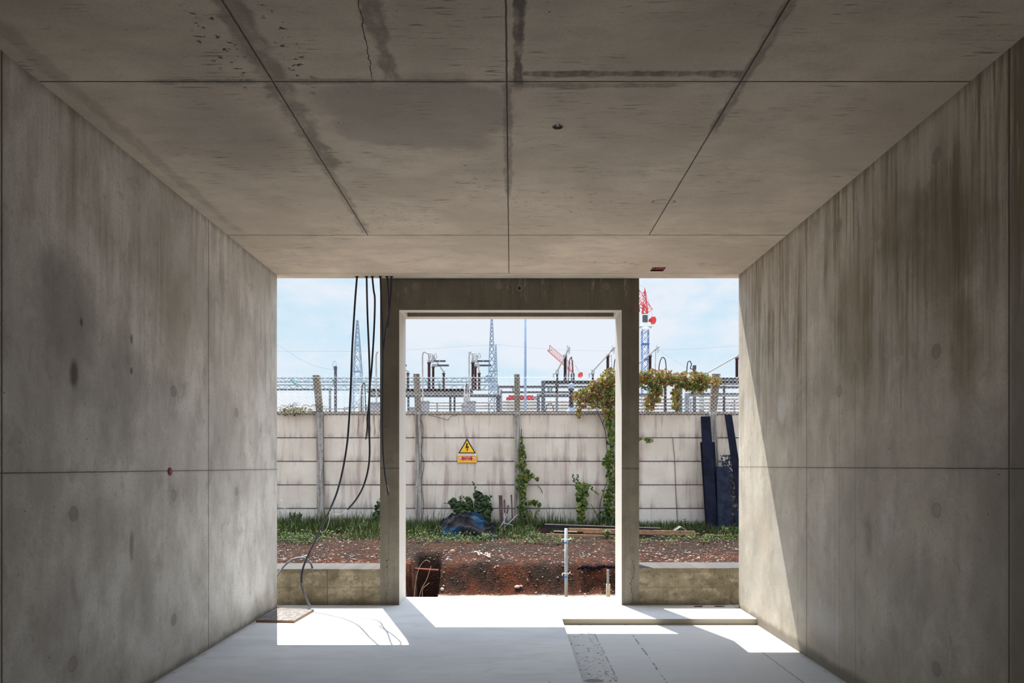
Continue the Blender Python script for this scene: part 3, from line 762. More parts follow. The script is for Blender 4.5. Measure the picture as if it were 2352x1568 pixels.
for (cx, cy, rx, ry, n) in ((1402, 965, 11, 26, 70), (1404, 1010, 9, 26, 60), (1400, 1055, 11, 26, 70), (1404, 1100, 10, 26, 60), (1398, 1140, 13, 26, 90), (1400, 1180, 14, 22, 110), (1470, 1008, 8, 3, 8), (1488, 1012, 10, 4, 12), (1390, 1060, 8, 8, 18), (1400, 920, 12, 30, 60), (1500, 885, 30, 14, 80), (1590, 885, 34, 12, 110), (1405, 900, 14, 20, 50)):
    cluster(b, cx, cy, rx, ry, n, .072, 14.60, .10)
b.build('green_foliage', Mgrl, t)
b = MB()
for pts in ([(1405, 1205), (1400, 1150), (1404, 1090), (1394, 1030), (1390, 990), (1378, 958), (1370, 940)], [(1408, 1205), (1412, 1100), (1408, 1020), (1404, 950), (1398, 880)], [(1384, 975), (1392, 940), (1400, 900)], [(1396, 1100), (1380, 1150), (1376, 1190)],
            [(1398, 905), (1450, 885), (1500, 872), (1560, 876), (1620, 880), (1645, 880)], [(1398, 900), (1360, 910), (1330, 915)]):
    b.tube(curve([P(x, y, 14.69) for x, y in pts], 6), .009, 6)
b.build('stem', Mstem, t)
# green creeper on the post
t = thing('creeper', 'green leafy creeper climbing the third wall post', 'creeper', P(1197, 1215, 14.66))
b = MB()
for (cx, cy, rx, ry, n) in ((1197, 1012, 4, 8, 8), (1199, 1030, 6, 10, 14), (1200, 1050, 9, 14, 26), (1198, 1068, 9, 10, 22), (1207, 1088, 10, 10, 20), (1220, 1095, 9, 6, 12), (1230, 1101, 6, 4, 6), (1196, 1100, 10, 12, 26), (1210, 1106, 8, 8, 14), (1197, 1120, 11, 12, 26), (1200, 1138, 9, 10, 22), (1196, 1162, 8, 12, 22), (1203, 1175, 8, 10, 20), (1212, 1152, 9, 7, 12), (1228, 1156, 9, 6, 10), (1238, 1160, 4, 4, 4), (1198, 1195, 10, 14, 26)):
    cluster(b, cx, cy, rx, ry, n, .075, 14.62, .05)
b.build('foliage', Mgrl, t)
b = MB().tube(curve([P(x, y, 14.68) for x, y in ((1197, 1215), (1194, 1150), (1198, 1090), (1194, 1040), (1197, 1000), (1198, 985))], 6), .010, 6)
b.tube(curve([P(x, y, 14.65) for x, y in ((1196, 1095), (1212, 1090), (1232, 1102))], 5), .004, 5); b.tube(curve([P(x, y, 14.65) for x, y in ((1196, 1162), (1215, 1150), (1240, 1160))], 5), .004, 5)
b.build('stem', Mstem, t)
def bush(name, label, cls, tends, m, s, kind, base, tm=None, Y=14.6):
    t = thing(name, label, 'plant', base); b = MB()
    for c in cls: cluster(b, *c, s, Y, .07, kind, .5)
    b.build('foliage', m, t); b = MB(); b2 = MB()
    for pts in tends:
        c = curve([P(x, y, Y+.05) for x, y in pts], 6); b.tube(c, .004, 5)
        for i, q in enumerate(c):
            if len(c)-i < 16: leaf(b2, q+Vector((R.uniform(-.03, .03), -.03, 0)), s*.5*R.uniform(.6, 1.1), rv(.5), kind)
    b.build('stem', Mstem, t); b2.build('tendril_leaves', tm or Mgrl, t)
bush('ivy_plant', 'low dark ivy bush behind the left side of the tarpaulin', [(1048, 1162, 14, 10, 60), (1062, 1168, 20, 16, 130), (1076, 1160, 9, 18, 60), (1040, 1152, 10, 6, 18), (1066, 1180, 26, 12, 70)], [((1060, 1175), (1040, 1158), (1023, 1155)), ((1062, 1170), (1060, 1150), (1056, 1140)), ((1076, 1170), (1072, 1150), (1062, 1138))], Mdkl, .075, 'round', P(1062, 1195, 14.6))
bush('ivy_plant', 'taller dark ivy bush with a pointed spray, right of the low one', [(1107, 1150, 16, 12, 70), (1104, 1170, 18, 16, 110), (1118, 1165, 12, 14, 50), (1116, 1188, 10, 12, 40), (1097, 1137, 8, 8, 20)], [((1105, 1160), (1096, 1138), (1090, 1118), (1088, 1107)), ((1118, 1165), (1124, 1148), (1126, 1138))], Mdkl, .085, 'round', P(1112, 1200, 14.6))
bush('ivy_plant', 'narrow bright green climbing ivy on the wall right of centre, with curling tendrils', [(1338, 1118, 13, 8, 46), (1337, 1132, 13, 10, 56), (1336, 1152, 11, 10, 50), (1336, 1172, 9, 9, 36), (1335, 1188, 8, 10, 26), (1328, 1112, 6, 4, 10)], [((1336, 1125), (1326, 1112), (1318, 1102), (1314, 1090)), ((1336, 1122), (1328, 1108), (1324, 1090)), ((1342, 1118), (1355, 1115), (1363, 1126), (1375, 1135))], Mgrl, .085, 'round', P(1336, 1205, 14.6))
bush('ivy_plant', 'dark ivy sprawling at the foot of the large creeper', [(1395, 1192, 18, 12, 70), (1378, 1185, 6, 12, 20)], [((1385, 1200), (1368, 1175), (1358, 1158)), ((1380, 1200), (1372, 1185), (1364, 1172))], Mdkl, .07, 'vine', P(1392, 1208, 14.45), Y=14.5)
bush('ivy_plant', 'dark ivy strand beside the left edge of the portal', [(868, 1165, 6, 14, 24), (866, 1185, 9, 14, 36), (860, 1195, 8, 8, 20)], [((866, 1195), (870, 1165), (872, 1145))], Mdkl, .06, 'vine', P(866, 1212, 14.5))
# dead twigs over the wall top, left
t = thing('dead_creeper', 'dry creeper twigs heaped on the wall top at far left', 'creeper', P(672, 950, 14.72)); b = MB(); b2 = MB()
for i in range(26):
    x = R.uniform(636, 722); y = R.uniform(930, 948)
    pts = [P(x+q*R.uniform(4, 12), y-R.uniform(0, 9)*(1 if q % 2 else -.2)*(1 if x < 690 else .5), 14.68+R.uniform(-.06, .06)) for q in range(4)]
    b.tube(curve(pts, 4), .004, 4)
for x in (655, 676): b.tube([P(x, 955, 14.75), P(x-1, 938, 14.72)], .02, 6)
b.build('twigs', Mstem, t)
cluster(b2, 680, 942, 38, 6, 130, .04, 14.66, .08, 'vine', .8); b2.build('leaves', island_mat('dry_leaves', [(0, (.12, .12, .05)), (.6, (.28, .26, .12)), (1, (.4, .36, .25))], .7, .3), t)

# stray dark stems hanging on the wall
GT = 'bare vine stems hanging on the wall'
for (nm, pts) in (('bare looping vine stem hanging from the wall top right of the second post', ((985, 953), (1005, 958), (1020, 962), (1029, 964), (1036, 956), (1050, 954))), ('thin bare vine stem hugging the right side of the second post', ((966, 960), (972, 985), (968, 1040), (974, 1065), (968, 1110), (973, 1160), (968, 1205))),
                  ('thin bare vine stem on the wall by the leaning slabs', ((1545, 1005), (1550, 1060), (1552, 1120), (1556, 1190), (1562, 1205))), ('thin bare vine stem crossing the panels left of the ivy', ((1235, 1115), (1242, 1122), (1246, 1132)))):
    b = MB().tube(curve([P(x, y, YP-.02 if 'post' not in nm else YP-.05) for x, y in pts], 8), .006, 5)
    q = P(*pts[-1], YP-.03); tag(b.build('bare_vine', Mstem, origin=tuple(q)), nm, 'stem')

# grass
Mgrass = island_mat('grass_blades', [(0, (.012, .028, .006)), (.5, (.035, .065, .012)), (.8, (.075, .11, .02)), (.95, (.16, .15, .06)), (1, (.24, .21, .11))], .6, .35, .3)
b = MB()
def blade(b, x, y, z, h, w, lean, a):
    dx, dy = math.cos(a), math.sin(a); px_, py_ = -dy*w/2, dx*w/2
    p0 = Vector((x, y, z-.02)); p1 = p0+Vector((dx*lean*h*.3, dy*lean*h*.3, h*.55)); p2 = p0+Vector((dx*lean*h, dy*lean*h, h))
    b.add([p0+Vector((px_, py_, 0)), p0-Vector((px_, py_, 0)), p1-Vector((px_, py_, 0))*.8, p1+Vector((px_, py_, 0))*.8, p2], [(0, 1, 2, 3), (3, 2, 4)])
for i in range(21000):
    x = R.uniform(-5.6, 5.6); y = 12.75+(14.72-12.75)*R.random()**.75
    d = mnoise.noise(Vector((x*1.3, y*1.6, 1)))
    if d < -.12-.25*(y > 13.6) or (x > .5 and x < 3.9 and y < 13.85 and (y > 13.2 or R.random() < .5)): continue
    h = (.05+.12*R.random())*(.6 if (x > .5 and x < 3.9 and y < 13.3) else 1)+(.12*R.random() if y > 13.4 else 0)
    if x < -2.5: h *= 1.25
    if x > 2.5: h *= .75
    blade(b, x, y, gh(x, y), h, .010, R.uniform(.1, .9), R.uniform(0, 6.3))
for i in range(420):   # tall seeding blades
    cx = R.choice((-4.6, -3.9, -3.3, -1.6, -1.2, 0.55, .85, 1.05, 1.9, 2.1, .3, -2.9)); x = cx+R.gauss(0, .16); y = R.uniform(13.9, 14.65)
    blade(b, x, y, gh(x, y), R.uniform(.25, .55), .011, R.uniform(.1, .6), R.uniform(0, 6.3))
tag(b.build('grass', Mgrass), 'rough green grass along the foot of the precast wall', 'grass', kind='stuff')
b = MB()
for i in range(520):
    x = R.uniform(-5.4, 5.4); y = R.uniform(12.45, 14.4) if i % 2 else R.uniform(12.4, 13.1)
    if mnoise.noise(Vector((x*1.7, y*1.2, 9))) < -.1 or (x > .5 and x < 3.9 and 13.15 < y < 13.85): continue
    h = R.uniform(.03, .16)*(1.4 if x < -2.4 else 1); z = gh(x, y)
    for q in range(R.randint(6, 16)):
        leaf(b, (x+R.gauss(0, .07), y+R.gauss(0, .05), z+h*R.random()+.02), R.uniform(.022, .05), Vector((R.gauss(0, .6), R.gauss(-.4, .5), 1)), R.choice(('round', 'vine', 'long')))
tag(b.build('weeds', Mweed), 'low leafy weeds growing among the grass on the bank', 'weeds', kind='stuff')
# separate taller weeds
def weed(label, px, py, hgt, n, m=Mgrl, Y=14.2, s=.05):
    q = P(px, py, Y); z = gh(q.x, Y); t = thing('weed_plant', label, 'plant', (q.x, Y, z)); b = MB(); b2 = MB()
    for i in range(n):
        a = R.uniform(0, 6.3); l = hgt*R.uniform(.6, 1); c = curve([(q.x, Y, z-.02), (q.x+math.cos(a)*l*.15, Y+math.sin(a)*l*.12, z+l*.5), (q.x+math.cos(a)*l*.38, Y+math.sin(a)*l*.25, z+l)], 6)
        b.tube(c, .003, 4)
        for p in c[3:]:
            for w in range(2): leaf(b2, p+Vector((R.uniform(-.03, .03), R.uniform(-.02, .02), 0)), s*R.uniform(.6, 1.1), Vector((R.gauss(0, .6), -.6, R.gauss(.6, .4))), 'long')
    b.build('stem', simple('green_stem', (.10, .14, .05), .7), t); b2.build('leaves', m, t)
weed('feathery green weed standing in the grass right of the third post', 1222, 1205, .42, 9)
weed('broad leafy weed against the wall seen through the left opening', 680, 1190, .34, 8, Mdkl, 14.4, .08)
weed('tall pale grassy weed left of the portal in the left opening', 832, 1225, .26, 9, Mgrass, 13.5, .05)
weed('leafy green weed at the end of the timber pile by the right jamb', 1395, 1232, .16, 8, Mgrl, 13.2, .06)
weed('green weed below the leaning dark slabs', 1668, 1235, .15, 8, Mgrl, 13.6, .05)
weed('bushy weed at the grass edge below the tarpaulin', 1115, 1240, .16, 9, Mgrl, 13.0, .055)
b = MB()
for i in range(26):
    q = P(R.gauss(648, 7), R.gauss(1160, 10), 14.3); b.lathe(q, [(.001, 0), (.011, .004), (.001, .01)], 6); b.tube([(q.x, q.y, q.z), (q.x+.01, 14.32, q.z-.12)], .0015, 3)
tag(b.build('wild_flowers', simple('white_petals', (.7, .7, .62), .7)), 'small white wild flowers at the wall foot, far left', 'flowers', kind='stuff')

# ------------------------------------------------------------------ tarpaulin, stakes, timber, slabs
b = MB(); nu, nv = 110, 46
def tarp_h(u, v):
    x = u; e = max(0, 1-(abs((u-.44)/.52))**2.4)*max(0, math.sin(math.pi*min(1, max(0, v))))**.7
    h = .43*e*(1.0-.55*sst(.5, .9, u))
    wv = .9*mnoise.noise(Vector((u*2.2, v*1.6, 0)))
    f = (1-abs(math.sin((u*2.2-v*2.6+wv)*4.2))**.7)*.085+(1-abs(math.sin((u*4.5+v*1.2+wv*1.3)*3.1)))*.035
    return h*.78+f*min(1, e*2.5)+.02*mnoise.noise(Vector((u*7, v*6, 3)))*min(1, e*3)
xa, xb = PX(1013, 13.7), PX(1157, 13.7)
for j in range(nv+1):
    for i in range(nu+1):
        u, v = i/nu, j/nv
        y = 13.25+1.0*v+.10*math.sin(u*7)*(1-v); x = xa+(xb-xa)*u+.04*math.sin(v*9+u*3)
        b.v.append((x, y, gh(x, y)+.012+tarp_h(u, v)))
for j in range(nv):
    for i in range(nu):
        a = j*(nu+1)+i; b.f.append((a, a+1, a+nu+2, a+nu+1)); b.mi.append(0)
k = M('tarpaulin', .85, .08); x, y, z = k.pos()
n1 = k.noise(k.vec(x*1.2, y*1.5, z*1.5), 2.2, 3, .5, .6); n2 = k.noise(k.vec(x, y, z), 14, 4, .6)
bl = (n1*0.0).max(y.ss(13.48, 13.4)*x.ss(-.95, -1.0)*x.ss(-1.35, -1.3))
c = k.mix(bl.max(blob(k, x, y, -.64, 13.75, .17, .42, n1, .5)).max(blob(k, x, y, -1.18, 13.35, .22, .12, n1, .5)), k.mix(n2.ss(.4, .7), (.005, .005, .007), (.013, .0125, .017)), (.004, .021, .043))
k.color(c); k.bump(n1, .2, .02)
tag(b.build('tarpaulin', k.m, smooth=True), 'crumpled dark grey and blue tarpaulin heaped in the grass', 'tarpaulin')
Mstake = simple('old_brown_wood', (.085, .048, .045), .9, 0, .4, 8, bump=.4)
GK = 'brown stakes by the third post'
for (x0, y0, x1, y1, w, lab) in ((1149.5, 1137, 1153, 1216, .075, 'widest brown wooden stake right of the tarpaulin'), (1158.5, 1147, 1160, 1212, .035, 'thin brown stake just right of the widest stake'), (1174.5, 1136, 1178, 1208, .03, 'thin brown stake nearest the third wall post'), (1168, 1160, 1158, 1205, .04, 'short leaning brown stake in the middle of the group')):
    p, q = P(x0, y0, 14.35), P(x1, y1, 14.25); b = MB()
    b.add([(q.x-w/2, q.y-.02, q.z-.08), (q.x+w/2, q.y-.02, q.z-.08), (q.x+w/2, q.y+.02, q.z-.08), (q.x-w/2, q.y+.02, q.z-.08), (p.x-w/2, p.y-.02, p.z), (p.x+w/2, p.y-.02, p.z), (p.x+w/2, p.y+.02, p.z), (p.x-w/2, p.y+.02, p.z)],
          [(3, 2, 1, 0), (4, 5, 6, 7), (0, 1, 5, 4), (1, 2, 6, 5), (2, 3, 7, 6), (3, 0, 4, 7)])
    tag(b.build('wooden_stake', Mstake, origin=tuple(q)), lab, 'stake', GK)
Mstick = simple('bleached_wood', (.24, .23, .22), .8, 0, .3, 20)
for (a, c, lab) in (((1142, 1228, 13.9), (1165, 1180, 14.2), 'bleached stick leaning up to the right among the stakes'), ((1160, 1226, 13.95), (1159, 1178, 14.2), 'upright bleached stick crossing the others'), ((1150, 1218, 13.9), (1188, 1182, 14.3), 'long bleached stick leaning across to the third post'), ((1158, 1202, 14.0), (1178, 1207, 14.0), 'short bleached stick lying level in front of the stakes'), ((1188, 1218, 13.9), (1193, 1226, 13.8), 'short bleached stick at the foot of the third post')):
    p, q = P(*a), P(*c); p.z = max(p.z, gh(p.x, p.y)); m = (p+q)/2+Vector((R.uniform(-.02, .02), 0, R.uniform(-.02, .02)))
    b = MB().tube(curve([p, m, q], 5), [.014]*5+[.013]*5+[.012], 6); tag(b.build('bleached_stick', Mstick, origin=tuple(p)), lab, 'stick', 'bleached sticks by the tarpaulin')
def plank(name, label, cat, a, c, w, h, m, gr=None):
    """board between two ends, w deep (y) and h tall"""
    p, q = Vector(a), Vector(c); d = (q-p).normalized(); s = Vector((-d.y, d.x, 0)).normalized()*w/2; up = Vector((0, 0, h))
    b = MB().add([p-s, q-s, q+s, p+s, p-s+up, q-s+up, q+s+up, p+s+up], [(3, 2, 1, 0), (4, 5, 6, 7), (0, 1, 5, 4), (1, 2, 6, 5), (2, 3, 7, 6), (3, 0, 4, 7)])
    return tag(b.build(name, m, origin=tuple(p)), label, cat, gr)
Mtan = simple('fresh_timber', (.26, .15, .085), .8, 0, .2, 12); Mdkw = simple('dark_timber', (.016, .012, .012), .8); Mpal = simple('grey_timber', (.30, .26, .24), .8, 0, .2, 12)
GB = 'timber boards lying by the wall'
def pl(label, x0, y0, x1, y1, Y, w, h, m): plank('timber_board', label, 'board', P(x0, y0, Y), P(x1, y1, Y+.02), w, h, m, GB)
pl('dark timber board at the back of the pile on the ground', 1250, 1213, 1517, 1222, 13.75, .03, .095, Mdkw)
pl('thin pale batten lying on top of the dark timber board', 1251, 1204, 1517, 1213, 13.75, .05, .016, Mpal)
pl('short tan board between the dark one and the front ones', 1306, 1220, 1452, 1223, 13.62, .04, .065, Mtan)
pl('long orange-tan board with its end showing right of the portal', 1340, 1224, 1596, 1229, 13.5, .045, .085, Mtan)
pl('low tan board at the front left of the pile', 1254, 1231, 1412, 1235, 13.36, .06, .05, Mtan)
pl('pale batten lying low behind the white pole', 1272, 1220, 1325, 1222, 13.5, .05, .014, Mpal)
q = P(1562, 1217, 13.7); b = MB().poly([(q.x-.12, q.z), (q.x, q.z+.08), (q.x+.12, q.z), (q.x+.10, q.z), (q.x, q.z+.06), (q.x-.10, q.z)], 13.62, 13.8)
tag(b.build('folded_board', Mpal, origin=tuple(q)), 'small tent-shaped folded board behind the orange-tan board', 'board')
Mslab = simple('dark_blue_slab', (.007, .008, .017), .8, 0, .35, 5, .08); Mslab2 = simple('slate_blue_slab', (.012, .015, .027), .8, 0, .4, 9, .1)
k = M('spotted_slab', .7, .3); x, y, z = k.pos(); n1 = k.noise(k.vec(x, y, z), 18, 4, .65)
k.color(k.mix(n1.ss(.52, .6)*z.ss(1.2, 1.6, .25, 1.0), (.012, .012, .016), (.45, .44, .43))); Mspot = k.m
def lean(label, x0, x1, yt, xb0, xb1, yb, Yt, Yb, m, t=.03):
    a, c_, d, e = P(xb0, yb, Yb), P(xb1, yb, Yb), P(x1, yt, Yt), P(x0, yt, Yt); o = Vector((0, t, 0))
    b = MB().add([a, c_, d, e, a+o, c_+o, d+o, e+o], [(0, 1, 2, 3), (7, 6, 5, 4), (0, 4, 5, 1), (1, 5, 6, 2), (2, 6, 7, 3), (3, 7, 4, 0)])
    tag(b.build('leaning_slab', m, origin=tuple(a)), label, 'slab', 'dark slabs leaning on the wall')
lean('tallest dark blue slab, leftmost of the slabs leaning on the wall', 1610, 1631.5, 956, 1624, 1650, 1220, 14.66, 14.10, Mslab)
lean('dark blue slab half hidden behind the tallest slab', 1609, 1642, 1015, 1622, 1652, 1218, 14.70, 14.22, Mslab)
lean('broad slate-blue slab, shortest of the front leaning slabs', 1646, 1675, 1071, 1650, 1682, 1222, 14.42, 14.0, Mslab2, .04)
lean('black slab spotted with white, behind the slate-blue one', 1656, 1679, 1044, 1672, 1702, 1220, 14.62, 14.18, Mspot)
lean('long narrow dark blue slab tilted away to the right', 1665, 1681, 952, 1704, 1722, 1218, 14.62, 14.05, Mslab)
lean('small slate slab at the foot of the tilted narrow slab', 1687, 1712, 1171, 1694, 1718, 1224, 14.0, 13.9, Mslab2)

# ------------------------------------------------------------------ things in the trench
Mgal = simple('white_galvanised', (.36, .39, .43), .5, .0, .12, 20); Mtape = simple('blue_tape', (.02, .22, .55), .5)
q = P(1300, 1213, 8.4); zb = -.45
t = thing('tubular_post', 'white metal post with clips and blue tape just outside the doorway', 'post', (q.x, 8.4, zb))
MB().tube([(q.x, 8.4, zb), (q.x, 8.4, q.z)], .0185, 14).build('tube', Mgal, t, True)
MB().tube([(q.x+.018, 8.385, zb), (q.x+.018, 8.385, q.z-.02)], .004, 6).build('seam', simple('seam_grey', (.3, .31, .33), .5), t)
for (yc, yt, w) in ((1239, 1246, .052), (1317, 1324.5, .045)):
    z = PZ(yc, 8.4)
    b = MB().tube(curve([(q.x-w, 8.37, z-.02), (q.x-w, 8.37, z+.005), (q.x-.02, 8.37, z+.01), (q.x+.02, 8.37, z+.01), (q.x+w, 8.37, z+.012), (q.x+w+.002, 8.37, z+.03)], 4), .006, 6); b.build('clip', simple('white_clip', (.7, .7, .68), .5), t)
    z = PZ(yt, 8.4); MB().lathe((q.x, 8.4, z-.012), [(.0205, 0), (.0205, .026)], 16).build('blue_tape', Mtape, t)
q = P(1397, 1308, 8.45)
t = thing('level_stake', 'short ribbed grey stake near the right jamb, standing outside the doorway', 'stake', (q.x, 8.45, -.45))
MB().box(q.x-.024, q.x+.022, 8.43, 8.47, -.45, PZ(1341, 8.45)).build('stake_base', simple('pale_timber', (.50, .48, .40), .8), t)
b = MB().box(q.x-.016, q.x+.008, 8.438, 8.462, PZ(1341, 8.45), q.z)
for i in range(12):
    z = PZ(1341, 8.45)+.014*i+.004
    if z < q.z-.006: b.box(q.x-.017, q.x+.009, 8.434, 8.438, z, z+.006)
b.build('ribbed_rod', Mgal, t)
b = MB().tube([P(950, 1306, 11.45), P(1008, 1310, 11.35)], .022, 8); q = P(950, 1306, 11.45)
tag(b.build('red_pipe', simple('dull_red', (.11, .02, .013), .7), origin=tuple(q)), 'dull red pipe crossing the dark hollow in the soil bank', 'pipe')
Mdry = simple('dry_stalk', (.34, .24, .17), .8)
for (pts, lab) in ((((951, 1372), (954, 1340), (961, 1308), (972, 1290), (981, 1286), (988, 1291)), 'tall arched dry stalk in front of the hollow in the bank'), (((963, 1372), (968, 1352), (980, 1330), (990, 1300)), 'slanting dry stalk right of the arched one'), (((970, 1370), (971, 1352), (986, 1338)), 'short forked dry stalk by the hollow')):
    c = curve([P(x, y, 10.2) for x, y in pts], 6); c[0].z = min(c[0].z, -.44)
    tag(MB().tube(c, .004, 5).build('dry_stalk', Mdry, origin=tuple(c[0])), lab, 'stalk')
b = MB(); q = P(1330, 1302, 10.9)
pts = [P(x, y, Y) for x, y, Y in ((1325, 1306, 10.85), (1345, 1301, 10.9), (1365, 1304, 10.88), (1385, 1300, 10.86), (1412, 1302, 10.86), (1440, 1300, 10.9))]
b.tube(curve(pts, 8), [.008]+[.012+.035*R.random() for i in range(40)], 6)
tag(b.build('plastic_sheet', simple('black_sheet', (.008, .007, .013), .95, 0, .4, 20, .05), smooth=True, origin=tuple(q)), 'strip of crumpled black sheeting across the bank by the right jamb', 'sheet')
b = MB(); b2 = MB(); pp = []
for (x, y) in ((1092, 11.75), (1099, 11.68), (1106, 11.6), (1112, 11.5), (1119, 11.4), (1128, 11.32)):
    X = PX(x, y); pp.append((X, y, gh(X, y)+.03))
c = curve(pp, 6); b.tube(c, .005, 5)
for p in c[::2]:
    q = p+Vector((R.uniform(-.09, .09), R.uniform(-.09, .09), 0)); q.z = gh(q.x, q.y)+.04; b.tube([p, q], .003, 4); leaf(b2, q, .05, Vector((R.gauss(0, .4), -.5, 1)), 'long')
Mbl = simple('bleached_leaf', (.34, .31, .22), .7); t = thing('dead_plant', 'bleached dead plant lying on the bank below the tarpaulin', 'plant', tuple(pp[2])); b.build('stem', Mbl, t); b2.build('leaves', Mbl, t)

# ------------------------------------------------------------------ substation
Mpor = simple('brown_porcelain', (.045, .014, .015), .3, 0, .3, 4, .5); Mpord = simple('dark_porcelain', (.025, .015, .02), .35, 0, .3, 4, .5)
Mstl = simple('grey_steel', (.30, .31, .33), .55, .2); Mdst = simple('dark_steel', (.055, .065, .085), .6); Mmst = simple('mid_steel', (.13, .15, .18), .6)
Mblue = simple('blue_grey_steel', (.21, .27, .34), .85, 0, .1, 6, .1); Mgantry = simple('hazed_gantry_steel', (.20, .26, .31), .85, 0, .1, 6, .1); Mpipe = simple('aluminium_tube', (.30, .29, .285), .6, .0, .1, 6, .2)  # mast and gantry blue-greys carry distant haze in the colour
Mlp = simple('lamp_post_paint', (.17, .23, .31), .95, 0, .08, 6, .05); Mbox = simple('cabinet_grey', (.20, .20, .225), .6, 0, .15); Mgreen = simple('green_glass', (.20, .42, .38), .25)
Mcab2 = simple('black_lead', (.02, .02, .025), .5)
GZ = .2
def insul(b, x, Y, z0, z1, r, n):
    pr = [(r*1.0, 0), (r*1.0, .04)]; h = z1-z0
    for i in range(n):
        a = .05+(h-.12)*i/n; s = (h-.12)/n
        pr += [(r*.68, a), (r*1.05, a+s*.35), (r*.68, a+s*.7)]
    pr += [(r*.62, h-.07), (r*1.1, h-.06), (r*1.1, h)]
    b.lathe((x, Y, z0), pr, 10)
def breaker(i, label, pipe_x, i1x, i2x, i3x):
    Ya, Yb2, Yc, Yd = 28.0, 30.0, 31.0, 36.6
    zt = PZ(896, Yb2)
    base = (PX(i1x, Yb2), Yb2, zt)
    t = thing('circuit_breaker', label, 'circuit breaker', base, 'circuit breakers in the substation')
    b = MB(); insul(b, PX(i1x, Yb2), Yb2, zt, PZ(832, Yb2), .078, 22); b.build('insulator_column', Mpor, t)
    b = MB(); insul(b, PX(i2x, Yc), Yc, PZ(896, Yc), PZ(842, Yc), .070, 20); b.build('insulator_column', Mpor, t)
    for (xx, Y, y0, y1, ax, bx) in ((i1x, Yb2, 826, 832, -3, 11), (i2x, Yc, 836, 842, -3, 10)):
        MB().box(PX(xx+ax, Y), PX(xx+bx, Y), Y-.06, Y+.06, PZ(y1, Y), PZ(y0, Y)).build('head_casting', Mstl, t)
        b = MB().box(PX(xx+bx, Y), PX(xx+38 if Y == Yb2 else xx+36, Y), Y-.035, Y+.035, PZ((y0+y1)/2+1.9, Y), PZ((y0+y1)/2-1.9, Y)); b.build('contact_arm', Mdst, t)
        if Y == Yb2: MB().box(PX(xx+23.5, Y), PX(xx+25.5, Y), Y-.04, Y+.04, PZ(831.2, Y), PZ(826.6, Y)).build('arm_band', Mpipe, t)
    b = MB(); s = Yb2
    b.tube([P(i1x-3, 811, s), P(i1x+6, 811, s), P(i1x+8, 815, s), P(i1x+7, 818, s), P(i1x+2, 818, s)], .018, 6)
    b.tube([P(i1x-3, 822, s), P(i1x+9, 822, s)], .02, 6); b.tube([P(i1x+2, 822, s), P(i1x+4, 813, s)], .018, 6)
    b.tube(curve([P(i1x+12, 821, s), P(i1x+12.5, 814, s), P(i1x+15, 811, s), P(i1x+17, 815, s), P(i1x+17.5, 821, s), P(i1x+12, 821, s)], 4), .016, 6)
    b.tube([P(i1x, 826, s), P(i1x-1, 813, s), P(i1x-10, 808, s)], .03, 7); b.tube([P(i1x+9, 826, s), P(i1x+9, 816, s)], .05, 8)
    b.build('terminal_leads', Mstl, t)
    b = MB().tube([P(i1x+9, 818, Yb2), P(i3x, 854, Yd)], .035, 8); b.build('connecting_rod', Mpipe, t)
    t2 = thing('post_insulator', ['short brown post insulator right of the left jamb', 'short brown post insulator behind the left-hand circuit breaker', 'short brown post insulator behind the right-hand circuit breaker'][i], 'insulator', (PX(i3x, Yd), Yd, PZ(897, Yd)), 'post insulators behind the breakers')
    b = MB(); insul(b, PX(i3x, Yd), Yd, PZ(897, Yd), PZ(857, Yd), .085, 12); b.build('ribbed_body', Mpor, t2)
    b = MB(); b.box(PX(i3x-1.5, Yd), PX(i3x+2.5, Yd), Yd-.08, Yd+.08, PZ(857, Yd), PZ(852, Yd)); b.build('cap', Mstl, t2)
    t3 = tag(MB().tube(curve([(PX(pipe_x, Ya), Ya, GZ), P(pipe_x, 900, Ya), P(pipe_x-.5, 830, Ya), P(pipe_x, 814, Ya), P(pipe_x+2.5, 808, Ya), P(pipe_x+4, 809, Ya)], 6), .032, 8).build('curved_tube', Mpipe, smooth=True, origin=(PX(pipe_x, Ya), Ya, GZ)),
        ['tall white tube with bent top seen left of the portal', 'tall white tube with bent top beside the left-hand circuit breaker', 'tall white tube with bent top beside the right-hand circuit breaker'][i], 'tube', 'tall bent white tubes')
breaker(0, 'circuit breaker mostly hidden behind the left portal post', 864.5, 885.5, 898, 937)
breaker(1, 'left-hand of the two brown circuit breakers in the doorway view', 971, 985.5, 995, 1019)
breaker(2, 'right-hand of the two brown circuit breakers, nearer the pale mast', 1078, 1086, 1092, 1100.5)
# platform carrying breakers
def frame(label, beams, posts, m, gr=None, name='equipment_gantry'):
    Y0 = beams[0][4]; t = thing(name, label, 'steel frame', (PX(beams[0][0], Y0), Y0, GZ), gr)
    for (x0, x1, y0, y1, Y, w) in beams:
        za, zb2 = PZ(y1, Y), PZ(y0, Y); b = MB(); xa_, xb_ = PX(x0, Y), PX(x1, Y); th = (zb2-za)*.18
        b.box(xa_, xb_, Y-w/2, Y+w/2, za, za+th); b.box(xa_, xb_, Y-w/2, Y+w/2, zb2-th, zb2); b.box(xa_, xb_, Y-.02, Y+.02, za+th, zb2-th); b.build('beam', m, t)
    for (x0, x1, y0, Y, w) in posts:
        b = MB().box(PX(x0, Y), PX(x1, Y), Y-w/2, Y+w/2, GZ, PZ(y0, Y)); b.build('post', m, t)
    return t
frame('dark steel platform beam under the circuit breakers', [(850, 1085, 897, 904, 30, 1.6), (850, 1120, 905.5, 911.5, 29, .3), (1075, 1151, 905.5, 911.5, 30.8, .3)], [(936, 940, 912, 29, .12), (1032, 1036.5, 912, 29, .12), (1042, 1046, 912, 30, .12), (1140, 1149, 911.5, 31, .2)], Mdst)
